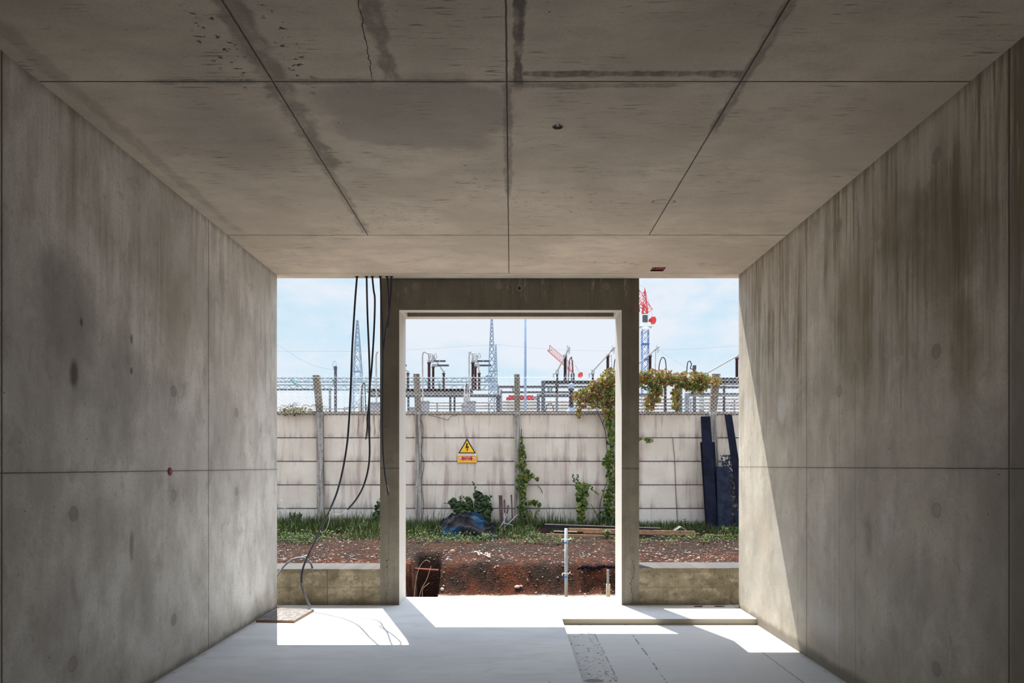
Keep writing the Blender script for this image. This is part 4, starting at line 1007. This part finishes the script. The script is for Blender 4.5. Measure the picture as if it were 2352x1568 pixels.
frame('tall dark portal frame under the leftmost disconnector', [(1252, 1440, 874.5, 882, 30.5, .25)], [(1243.5, 1252, 874.5, 30.5, .2), (1436, 1442, 874.5, 30.5, .2)], Mdst)
frame('lower dark frame with a thick post beside the tall portal frame', [(1239.5, 1420, 905, 911.5, 29, .25)], [(1233, 1239.5, 905, 29, .2), (1410, 1416, 905, 29, .2)], Mdst)
frame('pair of long grey beams crossing behind the lamp post', [(1143, 1460, 886, 891, 44, .3), (1149, 1460, 899, 902.5, 40, .3)], [(1143, 1147, 886, 44, .25), (1149, 1153, 895, 40, .25), (1448, 1452, 886, 44, .25)], Mmst)
frame('grey horizontal gantry girders at the far right', [(1600, 1740, 867, 874, 34, .3), (1600, 1740, 877, 884, 36, .3), (1600, 1740, 887, 892, 38, .3)], [(1606, 1610, 867, 34, .2), (1728, 1734, 867, 34, .2), (1612, 1616, 877, 36, .2)], Mmst)
frame('grey low frame with a square post left of the rightmost wall post', [(1582, 1740, 903, 910, 28, .3)], [(1573.5, 1582, 903, 28, .2), (1722, 1730, 903, 28, .2)], Mmst)
frame('grey low frame seen just right of the portal', [(1452, 1488, 904, 910, 28, .3)], [(1452, 1456, 904, 28, .2), (1484, 1488, 904, 28, .2)], Mmst)
# busbar pipes
GP = 'white busbar pipes behind the wall'
names = ['topmost', 'second', 'third', 'lowest']
def pipes(x0, x1, ys, Y, r, where):
    for i, y in enumerate(ys):
        Yi = Y+i*.25; z = PZ(y, Yi); xa_, xb_ = PX(x0, Yi), PX(x1, Yi)
        t = thing('busbar_pipe', '%s white horizontal pipe %s' % (names[i], where), 'pipe', (xa_, Yi, z), GP)
        MB().lathe((xa_, Yi, z), [(r, 0), (r, xb_-xa_)], 10, axis='x').build('pipe', Mpipe, t, True)
        for q in (.12, .5, .88):
            xx = xa_+(xb_-xa_)*q; MB().box(xx-.03, xx+.03, Yi+r, Yi+r+.05, GZ, z+.02).build('support', Mbox, t)
pipes(985, 1141, (924.5, 931.5, 937.5), 33, .042, 'between the cabinets and the pale mast')
pipes(1153, 1405, (922.5, 930, 937, 944.5), 33, .07, 'right of the pale mast')
pipes(1455, 1720, (916, 924, 931, 938.5), 33, .06, 'seen through the right opening')
# cabinets
def cabinet(label, x0, x1, y0, Y, m=Mbox, split=None):
    xa_, xb_ = PX(x0, Y), PX(x1, Y); zt = PZ(y0, Y); t = thing('control_cabinet', label, 'cabinet', ((xa_+xb_)/2, Y, GZ), 'control cabinets')
    w = xb_-xa_; MB().box(xa_, xb_, Y-.2, Y+.2, .9, zt).build('housing', m, t)
    MB().box(xa_-.03, xb_+.03, Y-.25, Y+.25, zt, zt+.04).build('lid', m, t)
    MB().box(xa_+.03, xb_-.03, Y-.22, Y-.2, 1.0, zt-(zt-.9)*.3).build('door', Mmst, t)
    for xx in (xa_+.02, xb_-.08):
        MB().box(xx, xx+.06, Y-.15, Y-.09, GZ, .9).build('leg', Mmst, t)
cabinet('grey control cabinet right behind the second wall post', 969, 984.5, 924, 27)
cabinet('small grey control cabinet left of the dark-fronted one', 1061, 1073, 933, 26.5)
cabinet('larger dark-fronted control cabinet under the right breaker', 1073, 1092, 924, 27.5, Mbox)
cabinet('wide grey control cabinet in the left opening near the portal', 851, 874, 927, 27)
cabinet('small grey control cabinet at the left jamb of the doorway', 942, 953, 938, 26)
# disconnectors
def discon(label, bx, by, tx, ty, cx, cy0, cy1, rod=None, Y=30.5, hide=False, top=874.5):
    t = thing('disconnector_switch', label, 'disconnector', (PX(cx, Y), Y, PZ(top, Y)), 'disconnector switches with raised arms')
    b = MB(); insul(b, PX(bx, Y), Y, PZ(top, Y), PZ(by+3, Y), .055, 7); b.build('base_insulator', Mpord, t)
    b = MB(); insul(b, PX(cx, Y), Y, PZ(top, Y), PZ(cy0, Y), .078, 24); b.build('column_insulator', Mpor, t)
    MB().box(PX(cx-4, Y), PX(cx+4, Y), Y-.06, Y+.06, PZ(cy0+1, Y), PZ(cy0-3, Y)).build('column_cap', Mstl, t)
    MB().tube([P(bx, by, Y-.12), P(tx, ty, Y-.12)], .036, 8).build('moving_arm', Mpipe, t)
    b = MB(); d = (P(tx, ty, Y-.12)-P(bx, by, Y-.12)).normalized(); q = P(tx, ty, Y-.12)
    b.tube([q-d*.12, q+d*.10], .062, 8); b.tube([q+d*.02+Vector((-.08, 0, .06)), q+d*.08+Vector((-.06, 0, .10))], .02, 6); b.tube([q+Vector((.06, 0, -.05)), q+Vector((.03, 0, -.22))], .022, 6); b.build('arm_tip', Mstl, t)
    b = MB(); q = P(bx, by, Y-.06); b.box(q.x-.07, q.x+.07, Y-.15, Y+.06, q.z-.14, q.z+.04); b.tube([q+Vector((-.05, -.05, -.05)), q+Vector((-.16, -.05, -.12)), q+Vector((-.17, -.05, -.30))], .03, 6); b.build('hinge', Mstl, t)
    if rod: MB().tube([P(*rod[0], Y-.2), P(*rod[1], Y-.2)], .018, 6).build('drop_rod', Mstl, t)
discon('disconnector with raised arm above the tall dark portal frame', 1280, 852, 1305.5, 802, 1298, 817, 0, ((1302, 812), (1303, 874)))
discon('disconnector with raised arm beside the right jamb in the doorway', 1361.5, 852, 1408, 801, 1396, 817, 0, ((1404, 814), (1406, 874)))
discon('disconnector with raised arm just right of the portal', 1446, 852, 1509, 799, 1493, 817, 0, ((1506, 803), (1505, 862)))
discon('disconnector with a long sloping arm at the far right', 1621, 858, 1702, 812, 1692.5, 822, 0, None, 30.5, top=867.0)
frame('dark beam carrying the disconnectors behind the creeper', [(1444, 1740, 874.5, 881, 30.4, .25)], [(1446, 1451, 882, 30.4, .2), (1560, 1566, 882, 30.4, .2), (1735, 1741, 882, 30.4, .2)], Mdst)
GL = 'black looped leads'
for (pts, lab, Y) in ((((1306, 874), (1307, 840), (1308.5, 826), (1312, 820.5), (1313, 822), (1316, 850), (1316, 874)), 'black looped lead standing up beside the first disconnector', 30.5), (((1409, 874), (1410, 845), (1413, 825), (1420, 822), (1425, 850), (1425, 874)), 'black looped lead half hidden by the right jamb', 30.5),
                  (((1512, 876), (1514, 840), (1519, 823), (1524, 821), (1529, 832), (1531.5, 876)), 'black looped lead arching above the creeper in the right opening', 30.4), (((1253, 946), (1256, 932), (1263, 926), (1269, 931), (1272, 946)), 'low black arched lead under the tall dark frame', 28.5),
                  (((1577, 862), (1579, 835), (1584, 829), (1588, 836), (1586, 846), (1594, 848)), 'thin curling lead left of the short dark post', 30), (((830, 946), (831, 895), (834, 882), (838, 884), (840, 946)), 'dark looped lead beside the white bushing in the left opening', 27)):
    Yl = Y; c = curve([P(x, y, Yl) for x, y in pts], 6)
    if pts[0][1] > 940: c[0].z = GZ; c[-1].z = GZ
    tag(MB().tube(c, .022, 6).build('looped_lead', Mcab2, smooth=True, origin=tuple(c[0])), lab, 'cable', GL)
# bushings and odd apparatus
q = P(1312, 893, 27.5); t = thing('voltage_transformer', 'dark ribbed transformer with a pale domed head left of the creeper', 'transformer', (q.x, 27.5, GZ))
MB().lathe((q.x, 27.5, q.z), [(.06, 0), (.11, .02), (.11, .14), (.08, .20), (.03, .23)], 14).build('domed_head', Mblue, t, True)
b = MB(); insul(b, q.x, 27.5, PZ(934, 27.5), q.z, .11, 10); b.build('ribbed_body', Mpord, t)
b = MB(); b.lathe((q.x, 27.5, GZ), [(.12, 0), (.12, PZ(946, 27.5)-GZ), (.20, PZ(945, 27.5)-GZ), (.06, PZ(933.5, 27.5)-GZ)], 8); b.build('conical_base', Mblue, t)
for (x, lab) in ((1279, 'short dark insulator hanging behind the tall dark portal frame'), (1528, 'dark ribbed insulator column under the creeper'), (1663, 'dark insulator column right of the rightmost wall post')):
    Y = 31.5 if x != 1528 else 29; b = MB(); insul(b, PX(x, Y), Y, PZ(903 if x == 1279 else 944, Y), PZ(883 if x != 1663 else 886, Y), .075, 8 if x == 1279 else 14)
    t = thing('dark_insulator', lab, 'insulator', (PX(x, Y), Y, GZ)); b.build('ribbed_body', Mpord, t); MB().box(PX(x, Y)-.05, PX(x, Y)+.05, Y-.05, Y+.05, GZ, PZ(903 if x == 1279 else 944, Y)).build('stand', Mmst, t)
q = P(829, 880, 28.5); t = thing('cable_bushing', 'white tapered cable bushing in the left opening below the mast', 'bushing', (q.x, 28.5, GZ))
MB().lathe((q.x, 28.5, GZ), [(.10, 0), (.10, PZ(935, 28.5)-GZ), (.06, PZ(925, 28.5)-GZ), (.035, q.z-GZ)], 12).build('bushing_body', Mpipe, t, True)
q = P(1067.5, 905, 28.5); t = thing('cable_bushing', 'white tapered cable bushing beside the right-hand breaker', 'bushing', (q.x+.05, 28.5, GZ))
MB().lathe((PX(1070, 28.5), 28.5, GZ), [(.10, 0), (.10, PZ(912, 28.5)-GZ), (.035, PZ(880, 28.5)-GZ)], 12).build('bushing_body', Mpipe, t, True)
b = MB().tube([P(1070.5, 902, 28.4), P(1070.8, 880, 28.4)], .03, 6); b.build('black_core', Mcab2, t)
# green glass insulators strung from the gantry
for (x0, y0, x1, y1, lab) in ((668, 871, 686, 887, 'green glass insulator string at the far left'), (765, 872, 771, 884, 'green glass insulator string by the dark short post'), (977, 872, 987, 890, 'green glass insulator string beside the left breaker'), (1008, 880, 1011, 896, 'green glass insulator string between breaker and post insulator'), (1071, 883, 1076, 892, 'green glass insulator string left of the right breaker'), (1178, 892, 1179, 904, 'green glass insulator string at the third wall post'), (1260, 892, 1259, 902, 'left of two green glass insulators in the tall dark frame'), (1267, 892, 1266, 902, 'right of two green glass insulators in the tall dark frame')):
    Y = 43.9 if x0 > 1150 else 63.7
    if x0 > 1150: y0 = 890.5
    p, q = P(x0, y0, Y), P(x1, y1, Y); n = 9; pts, rs = [], []; g = Y/43
    for i in range(n):
        for (f, r_) in ((0, .03), (.3, .12), (.6, .03)): pts.append(p+(q-p)*((i+f)/n)); rs.append(r_*g)
    tag(MB().tube(pts, rs, 8).build('glass_insulator', Mgreen, origin=tuple(p)), lab, 'insulator', 'green glass insulator strings')
# lattice masts and beams
def truss(prof, cx, Y, r, m, parent, name='lattice', step=1.3, rot=0.0):
    """square lattice tower: prof = [(z, width)]"""
    b = MB()
    def w_at(z):
        for (a, wa), (c, wc) in zip(prof, prof[1:]):
            if a <= z <= c: return wa+(wc-wa)*(z-a)/(c-a)
        return prof[-1][1]
    def cs(z):
        w = w_at(z)/2; return [Vector((cx+sx*w, Y+sy*w, z)) for sx, sy in ((-1, -1), (1, -1), (1, 1), (-1, 1))]
    for q in range(4): b.tube([cs(z)[q] for z, w in prof], r*1.5, 4)
    z = prof[0][0]
    while z < prof[-1][0]-.05:
        z2 = min(prof[-1][0], z+max(.35, w_at(z)*step)); A, B = cs(z), cs(z2)
        for q in range(4):
            q2 = (q+1) % 4; b.tube([A[q], B[q2]], r, 3, cap=False); b.tube([A[q2], B[q]], r, 3, cap=False)
        z = z2
    return b.build(name, m, parent)
def mast(label, cx, Y, pts, r=.03):
    t = thing('lattice_mast', label, 'mast', (PX(cx, Y), Y, GZ), 'pale lattice masts')
    pr = [(GZ, pts[0][1]/F*Y)]+[(PZ(y, Y), w/F*Y) for y, w in pts]
    truss(pr, PX(cx, Y), Y, r, Mblue, t, 'lattice_tower')
    for (y, w) in pts[1:-1]:
        z = PZ(y, Y); w = w/F*Y/2+.02; x = PX(cx, Y); b = MB()
        b.box(x-w, x+w, Y-w, Y-w+.05, z-.05, z+.05); b.box(x-w, x+w, Y+w-.05, Y+w, z-.05, z+.05); b.build('cross_tie', Mblue, t)
    return t
mast('pale lattice mast seen through the left opening', 821, 70, [(948, 24), (853, 18.5), (793, 11), (735, 3)])
mast('pale lattice mast rising to the lintel in the doorway', 1129.5, 66, [(948, 15), (852, 14), (792, 9.5), (725, 3)])
mast('shorter pale lattice mast close behind the doorway mast', 1139, 84, [(948, 9), (890, 7), (850, 6), (791, 1.6)], .035)
def hbeam(label, x0, x1, ya, yb, Y, d=.6, r=.035):
    xa_, xb_, zt, zb2 = PX(x0, Y), PX(x1, Y), PZ(ya, Y), PZ(yb, Y); t = thing('lattice_gantry', label, 'gantry beam', (xa_, Y, zb2), 'pale lattice gantry beams')
    b = MB()
    for z in (zt, zb2):
        for y in (Y-d/2, Y+d/2): b.tube([(xa_, y, z), (xb_, y, z)], r*1.6, 4)
    b.build('chords', Mgantry, t); b = MB(); n = int((xb_-xa_)/((zt-zb2)*1.15))
    for i in range(n):
        u, v = xa_+(xb_-xa_)*i/n, xa_+(xb_-xa_)*(i+1)/n
        for y in (Y-d/2, Y+d/2): b.tube([(u, y, zb2 if i % 2 else zt), (v, y, zt if i % 2 else zb2)], r, 4)
    b.build('bracing', Mgantry, t); return t
hb = (hbeam('upper pale lattice gantry beam between the two masts', 560, 1143, 867.5, 877, 67), hbeam('lower pale lattice gantry beam between the two masts', 560, 1145, 884, 895, 64))
for (x, y, Y, w) in ((1120, 867, 66.8, 0), (1121, 875, 66.5, 0), (1129, 885, 63.6, 1), (1131, 893, 63.6, 1), (824, 870, 66.6, 0)):
    q = P(x, y, Y); b = MB().poly([(q.x-.4, q.z), (q.x, q.z+.18), (q.x+.45, q.z+.1), (q.x+.45, q.z-.16), (q.x+.05, q.z-.2)], Y-.5, Y-.46); b.build('gusset_plate', Mblue, hb[w], origin=tuple(hb[w].location))
# lamp post and short posts
q = PX(1206.6, 24); b = MB().tube([(q, 24, GZ), (PX(1206.4, 24), 24, PZ(715, 24))], [.052, .042], 12); t = thing('lamp_post', 'tall slim blue-grey pole in the middle of the doorway view', 'pole', (q, 24, GZ)); b.build('shaft', Mlp, t, True)
MB().tube([(PX(1206.4, 24), 24, PZ(716, 24)), (PX(1206.4, 24), 24, PZ(712, 24))], [.04, .03], 12).build('pole_cap', Mlp, t)
for (x, y, w, lab) in ((770.7, 841, .06, 'dark square post with a capped top in the left opening'), (1595, 839, .062, 'short dark post rising behind the creeper')):
    Y = 33 if x < 800 else 30; q = PX(x, Y); t = thing('steel_post', lab, 'post', (q, Y, GZ)); MB().box(q-w*.9, q+w*.9, Y-w, Y+w, GZ, PZ(y+8, Y)).build('shaft', Mdst, t); MB().box(q-w*1.05, q+w*1.05, Y-w*1.1, Y+w*1.1, PZ(y+8, Y), PZ(y, Y)).build('cap', Mdst, t)
c = curve([P(x, y, 33) for x, y in ((768, 849), (764.5, 840), (766, 831), (770, 829), (772, 836), (771, 842))], 6)
tag(MB().tube(c, .012, 5).build('looped_lead', Mstl, origin=tuple(c[0])), 'thin curled lead on top of the capped post in the left opening', 'cable', GL)
t = frame('dark tube beam across the left opening behind the mesh', [(560, 762, 892.5, 896, 36, .12)], [(600, 604, 893, 36, .12), (756, 760, 893, 36, .12)], Mmst)
t = frame('grey low apparatus rail in the left opening', [(744, 800, 938, 940, 30, .1), (795, 850, 935, 937, 30, .1)], [(748, 750, 938, 30, .06), (790, 793, 934, 30, .06), (812, 815, 930, 30, .06), (840, 843, 930, 30, .06)], Mstl)
# red truck body
q = P(1163, 920, 42); t = thing('red_lorry', 'red flatbed body showing beyond the pipes behind the third post', 'lorry', (PX(1195, 42), 42, GZ))
Mred2 = simple('lorry_red', (.36, .02, .03), .5, 0, .3, 1.5)
MB().box(PX(1168, 42), PX(1224, 42), 41.3, 43.6, PZ(919, 42), PZ(910, 42)).build('load_body', Mred2, t)
MB().box(PX(1163, 42), PX(1168, 42), 41.3, 43.6, PZ(921, 42), PZ(914.5, 42)).build('tail', Mred2, t)
MB().box(PX(1224, 42), PX(1236, 42), 41.4, 43.5, 3.3+1.5, PZ(912, 42)).build('cab', Mbox, t)
MB().box(PX(1163, 42), PX(1236, 42), 41.5, 43.3, 1.1, PZ(919, 42)).build('chassis', Mbox, t)
for x in (1172, 1180, 1228):
    MB().lathe((PX(x, 42), 41.3, GZ+.5), [(.5, 0), (.5, .3)], 16, axis='y').build('wheel', Mcab2, t)
# power lines
def pline(label, pts, Y, r=.014):
    c = curve([P(x, y, Y) for x, y in pts], 8); tag(MB().tube(c, r, 4).build('power_line', Mstl, origin=tuple(c[0])), label, 'power line')
pline('thin overhead line running to the small mast top, left part', ((560, 806), (700, 806.5), (873, 806), (932, 804), (1040, 797), (1139, 791)), 84)
pline('thin overhead line sloping right from the small mast top', ((1139, 791), (1180, 795), (1250, 801), (1400, 806), (1500, 804), (1600, 800), (1760, 790)), 84)
pline('thin overhead line sagging from upper left to the dark post', ((560, 750), (640, 793), (690, 825), (730, 842), (768, 849)), 33, .007)
pline('faint overhead line sloping down to the post behind the creeper', ((1512, 803), (1545, 825), (1575, 843), (1594, 850)), 30, .004)

# ------------------------------------------------------------------ tower cranes
Mcr = simple('crane_red', (.50, .035, .035), .6, 0, .1); Mcb = simple('crane_blue', (.05, .12, .30), .6, 0, .1); Mcw = simple('crane_white', (.62, .64, .66), .6, 0, .1); Mpk = simple('crane_pale_red', (.48, .17, .17), .6)
YCR = 160.0; q = PX(1481.6, YCR)
t = thing('tower_crane', 'tower crane with blue mast, white turntable and red head in the right opening', 'crane', (q, YCR, GZ))
truss([(GZ, 1.5), (PZ(758, YCR), 1.5)], q, YCR, .05, Mcb, t, 'mast', 1.1)
for y in (790, 825):
    z = PZ(y, YCR); MB().box(q-.85, q+.85, YCR-.85, YCR+.85, z-.12, z+.12).build('mast_collar', Mcb, t)
MB().lathe((q, YCR, PZ(758, YCR)), [(.9, 0), (1.05, .2), (1.05, .6), (.8, .75)], 16).build('slewing_ring', Mcw, t)
MB().box(PX(1468, YCR), PX(1497, YCR), YCR-.8, YCR+.8, PZ(752, YCR), PZ(750.5, YCR)).build('deck', Mstl, t)
MB().box(PX(1475, YCR), PX(1494, YCR), YCR-.7, YCR+.7, PZ(750.5, YCR), PZ(741, YCR)).build('machine_house', Mcw, t)
MB().box(PX(1475, YCR), PX(1486, YCR), YCR-.9, YCR-.2, PZ(741, YCR), PZ(725, YCR)).build('cab', Mdst, t)
b = MB(); b.box(PX(1489.5, YCR), PX(1496, YCR), YCR-.5, YCR+.5, PZ(738, YCR), PZ(734, YCR)); b.box(PX(1495, YCR), PX(1504, YCR), YCR-.9, YCR+.9, PZ(743, YCR), PZ(729, YCR)); b.box(PX(1492, YCR), PX(1506, YCR), YCR-.6, YCR+.6, PZ(739, YCR), PZ(732, YCR)); b.build('counterweight', Mcr, t)
b = MB()
for s in (-.6, .6):
    A = [P(1477.5, 702, YCR), P(1481, 661, YCR), P(1487, 718, YCR)]; A[0].y += s; A[2].y += s; b.tube(A, .08, 4); B = P(1477, 720, YCR); B.y += s; b.tube([A[0], B], .11, 4)
for f in (.15, .35, .5, .65, .8, .92):
    a = P(1477.5, 702, YCR).lerp(P(1481, 661, YCR), f); c_ = P(1487, 718, YCR).lerp(P(1481, 661, YCR), f); b.tube([a, c_], .07, 3); 
b.box(PX(1476, YCR), PX(1483, YCR), YCR-.3, YCR+.3, PZ(673, YCR), PZ(671.5, YCR)); b.build('head_frame', Mcr, t)
def jib(p0, p1, w, h0, h1, m, r, n):
    b = MB(); ax = (p1-p0); up = Vector((-ax.z, 0, ax.x)).normalized();
    if up.z < 0: up = -up
    rows = []
    for i in range(n+1):
        f = i/n; c_ = p0+ax*f; h = h0+(h1-h0)*f; rows.append([c_+Vector((0, -w/2, 0)), c_+Vector((0, w/2, 0)), c_+up*h])
    for q_ in range(3): b.tube([r_[q_] for r_ in rows], r*1.5, 4)
    for i in range(n):
        for q_ in range(3):
            q3 = (q_+1) % 3; b.tube([rows[i][q_], rows[i+1][q3]], r, 3, cap=False); b.tube([rows[i][q_], rows[i][q3]], r, 3, cap=False)
    return b
jib(P(1487, 718, YCR), P(1418, 610, YCR), 1.2, 1.4, 1.0, Mcr, .05, 10).build('jib', Mcr, t)
b = MB(); b.tube([P(1469, 716, YCR), P(1468, 700, YCR), P(1480, 700, YCR), P(1487, 712, YCR)], .14, 4); b.tube([P(1470, 705, YCR), P(1486, 716, YCR)], .12, 4); b.tube([P(1474, 718, YCR), P(1478, 702, YCR)], .12, 4); b.tube([P(1474, 720, YCR), P(1488, 719, YCR)], .14, 4); b.build('jib_foot', Mcr, t)
b = MB(); b.tube([P(1481, 661, YCR), P(1455, 646, YCR), P(1418, 612, YCR)], .035, 3); b.tube([P(1481, 661, YCR), P(1500, 731, YCR)], .035, 3); b.tube([P(1483, 668, YCR), P(1491, 733, YCR)], .03, 3); b.build('stay_cable', Mstl, t)
Y2 = 210.0; q = PX(1315, Y2)
t = thing('tower_crane', 'distant red and white crane with raised jib beyond the disconnectors', 'crane', (q, Y2, GZ))
truss([(GZ, 1.5), (PZ(873, Y2), 1.5)], q, Y2, .09, Mcw, t, 'mast', 1.1)
MB().box(PX(1311, Y2), PX(1319.5, Y2), Y2-.8, Y2+.8, PZ(874, Y2), PZ(858, Y2)).build('cab', Mdst, t)
MB().box(PX(1313.5, Y2), PX(1316, Y2), Y2-1.0, Y2-.8, PZ(874, Y2), PZ(857, Y2)).build('cab_panel', Mcw, t)
MB().box(PX(1318, Y2), PX(1332, Y2), Y2-.6, Y2+.6, PZ(870, Y2), PZ(867, Y2)).build('counter_deck', Mcw, t)
b = MB(); b.box(PX(1328, Y2), PX(1336, Y2), Y2-.9, Y2+.9, PZ(867, Y2), PZ(858, Y2)); b.box(PX(1331, Y2), PX(1338, Y2), Y2-.6, Y2+.6, PZ(864, Y2), PZ(855.5, Y2)); b.build('counterweight', Mcr, t)
MB().tube([P(1315.5, 856, Y2), P(1315.5, 826, Y2)], [.28, .06], 6).build('mast_head', Mcr, t)
b = MB(); n = 15
lo = [P(1258, 805, Y2).lerp(P(1316, 857, Y2), i/n) for i in range(n+1)]; hi = [P(1263, 793, Y2).lerp(P(1316, 838, Y2), i/n) for i in range(n+1)]
for s in (-.5, .5):
    o_ = Vector((0, s, 0)); b.tube([p+o_ for p in lo], .10, 4)
    for i in range(n): b.tube([lo[i]+o_, hi[i+1]], .055, 3, cap=False); b.tube([hi[i], lo[i+1]+o_], .055, 3, cap=False)
b.tube(hi, .10, 4); b.build('jib', Mpk, t)
b = MB(); b.tube([P(1263, 792, Y2), P(1262, 805, Y2)], .13, 4); b.tube([P(1257, 804.5, Y2), P(1268, 804.5, Y2)], .09, 4); b.build('jib_tip', Mdst, t)
b = MB(); b.tube([P(1317, 840, Y2), P(1322, 841, Y2), P(1334, 860, Y2)], .05, 3); b.tube([P(1315.5, 826, Y2), P(1332, 858, Y2)], .04, 3); b.build('stay_cable', Mstl, t)

# ------------------------------------------------------------------ sky, sun, camera
w = bpy.data.worlds.new('sky'); SC.world = w; w.use_nodes = True; nt = w.node_tree
class W(M):
    def __init__(s, nt): s.nt = nt
k = W(nt); tc = nt.nodes.new('ShaderNodeTexCoord'); sp_ = nt.nodes.new('ShaderNodeSeparateXYZ'); nt.links.new(tc.outputs['Generated'], sp_.inputs[0])
dx, dy, dz = [E(nt, sp_.outputs[i]) for i in range(3)]
n1 = k.noise(k.vec(dx*1.0, dy*1.0, dz*2.2), 3.2, 5, .55, .5); n2 = k.noise(k.vec(dx, dy, dz*3.0), 9, 4, .6, .3)
base = k.ramp(dz.ss(0.0, .9), [(0, (.76, .88, .95)), (.08, (.60, .81, .95)), (.3, (.54, .76, .95)), (1, (.42, .63, .95))])
c = k.mix((n1*.75+n2*.25).ss(.36, .56), base, (.83, .88, .96))
c = k.mix(dz.ss(.09, .0)*.3, c, (.85, .91, .96))
bg = nt.nodes['Background']; nt.links.new(c, bg.inputs[0]); nt.links.new((dz.ss(.27, .6)*2.3+1.0).v, bg.inputs[1])
L = bpy.data.lights.new('sun', 'SUN'); L.energy = 12.5; L.angle = math.radians(.3); L.color = (1.0, .95, .87)
lo_ = bpy.data.objects.new('sun', L); COL.objects.link(lo_)
d = Vector((.34, -1, -2.134)).normalized(); lo_.rotation_euler = d.to_track_quat('-Z', 'Y').to_euler(); lo_.location = (-6, 20, 30)
cam = bpy.data.cameras.new('camera'); co = bpy.data.objects.new('camera', cam); COL.objects.link(co)
co.location = (0, 0, CH); co.rotation_euler = (math.pi/2, 0, 0)
cam.sensor_width = 36; cam.lens = F/2352*36; cam.shift_y = (VY-784)/2352; cam.shift_x = (1176-VX)/2352; cam.clip_end = 2000
SC.camera = co
SC.view_settings.view_transform = 'Standard'; SC.view_settings.look = 'None'; SC.view_settings.gamma = 1; SC.view_settings.use_curve_mapping = False
SC.view_settings.exposure = 0.0
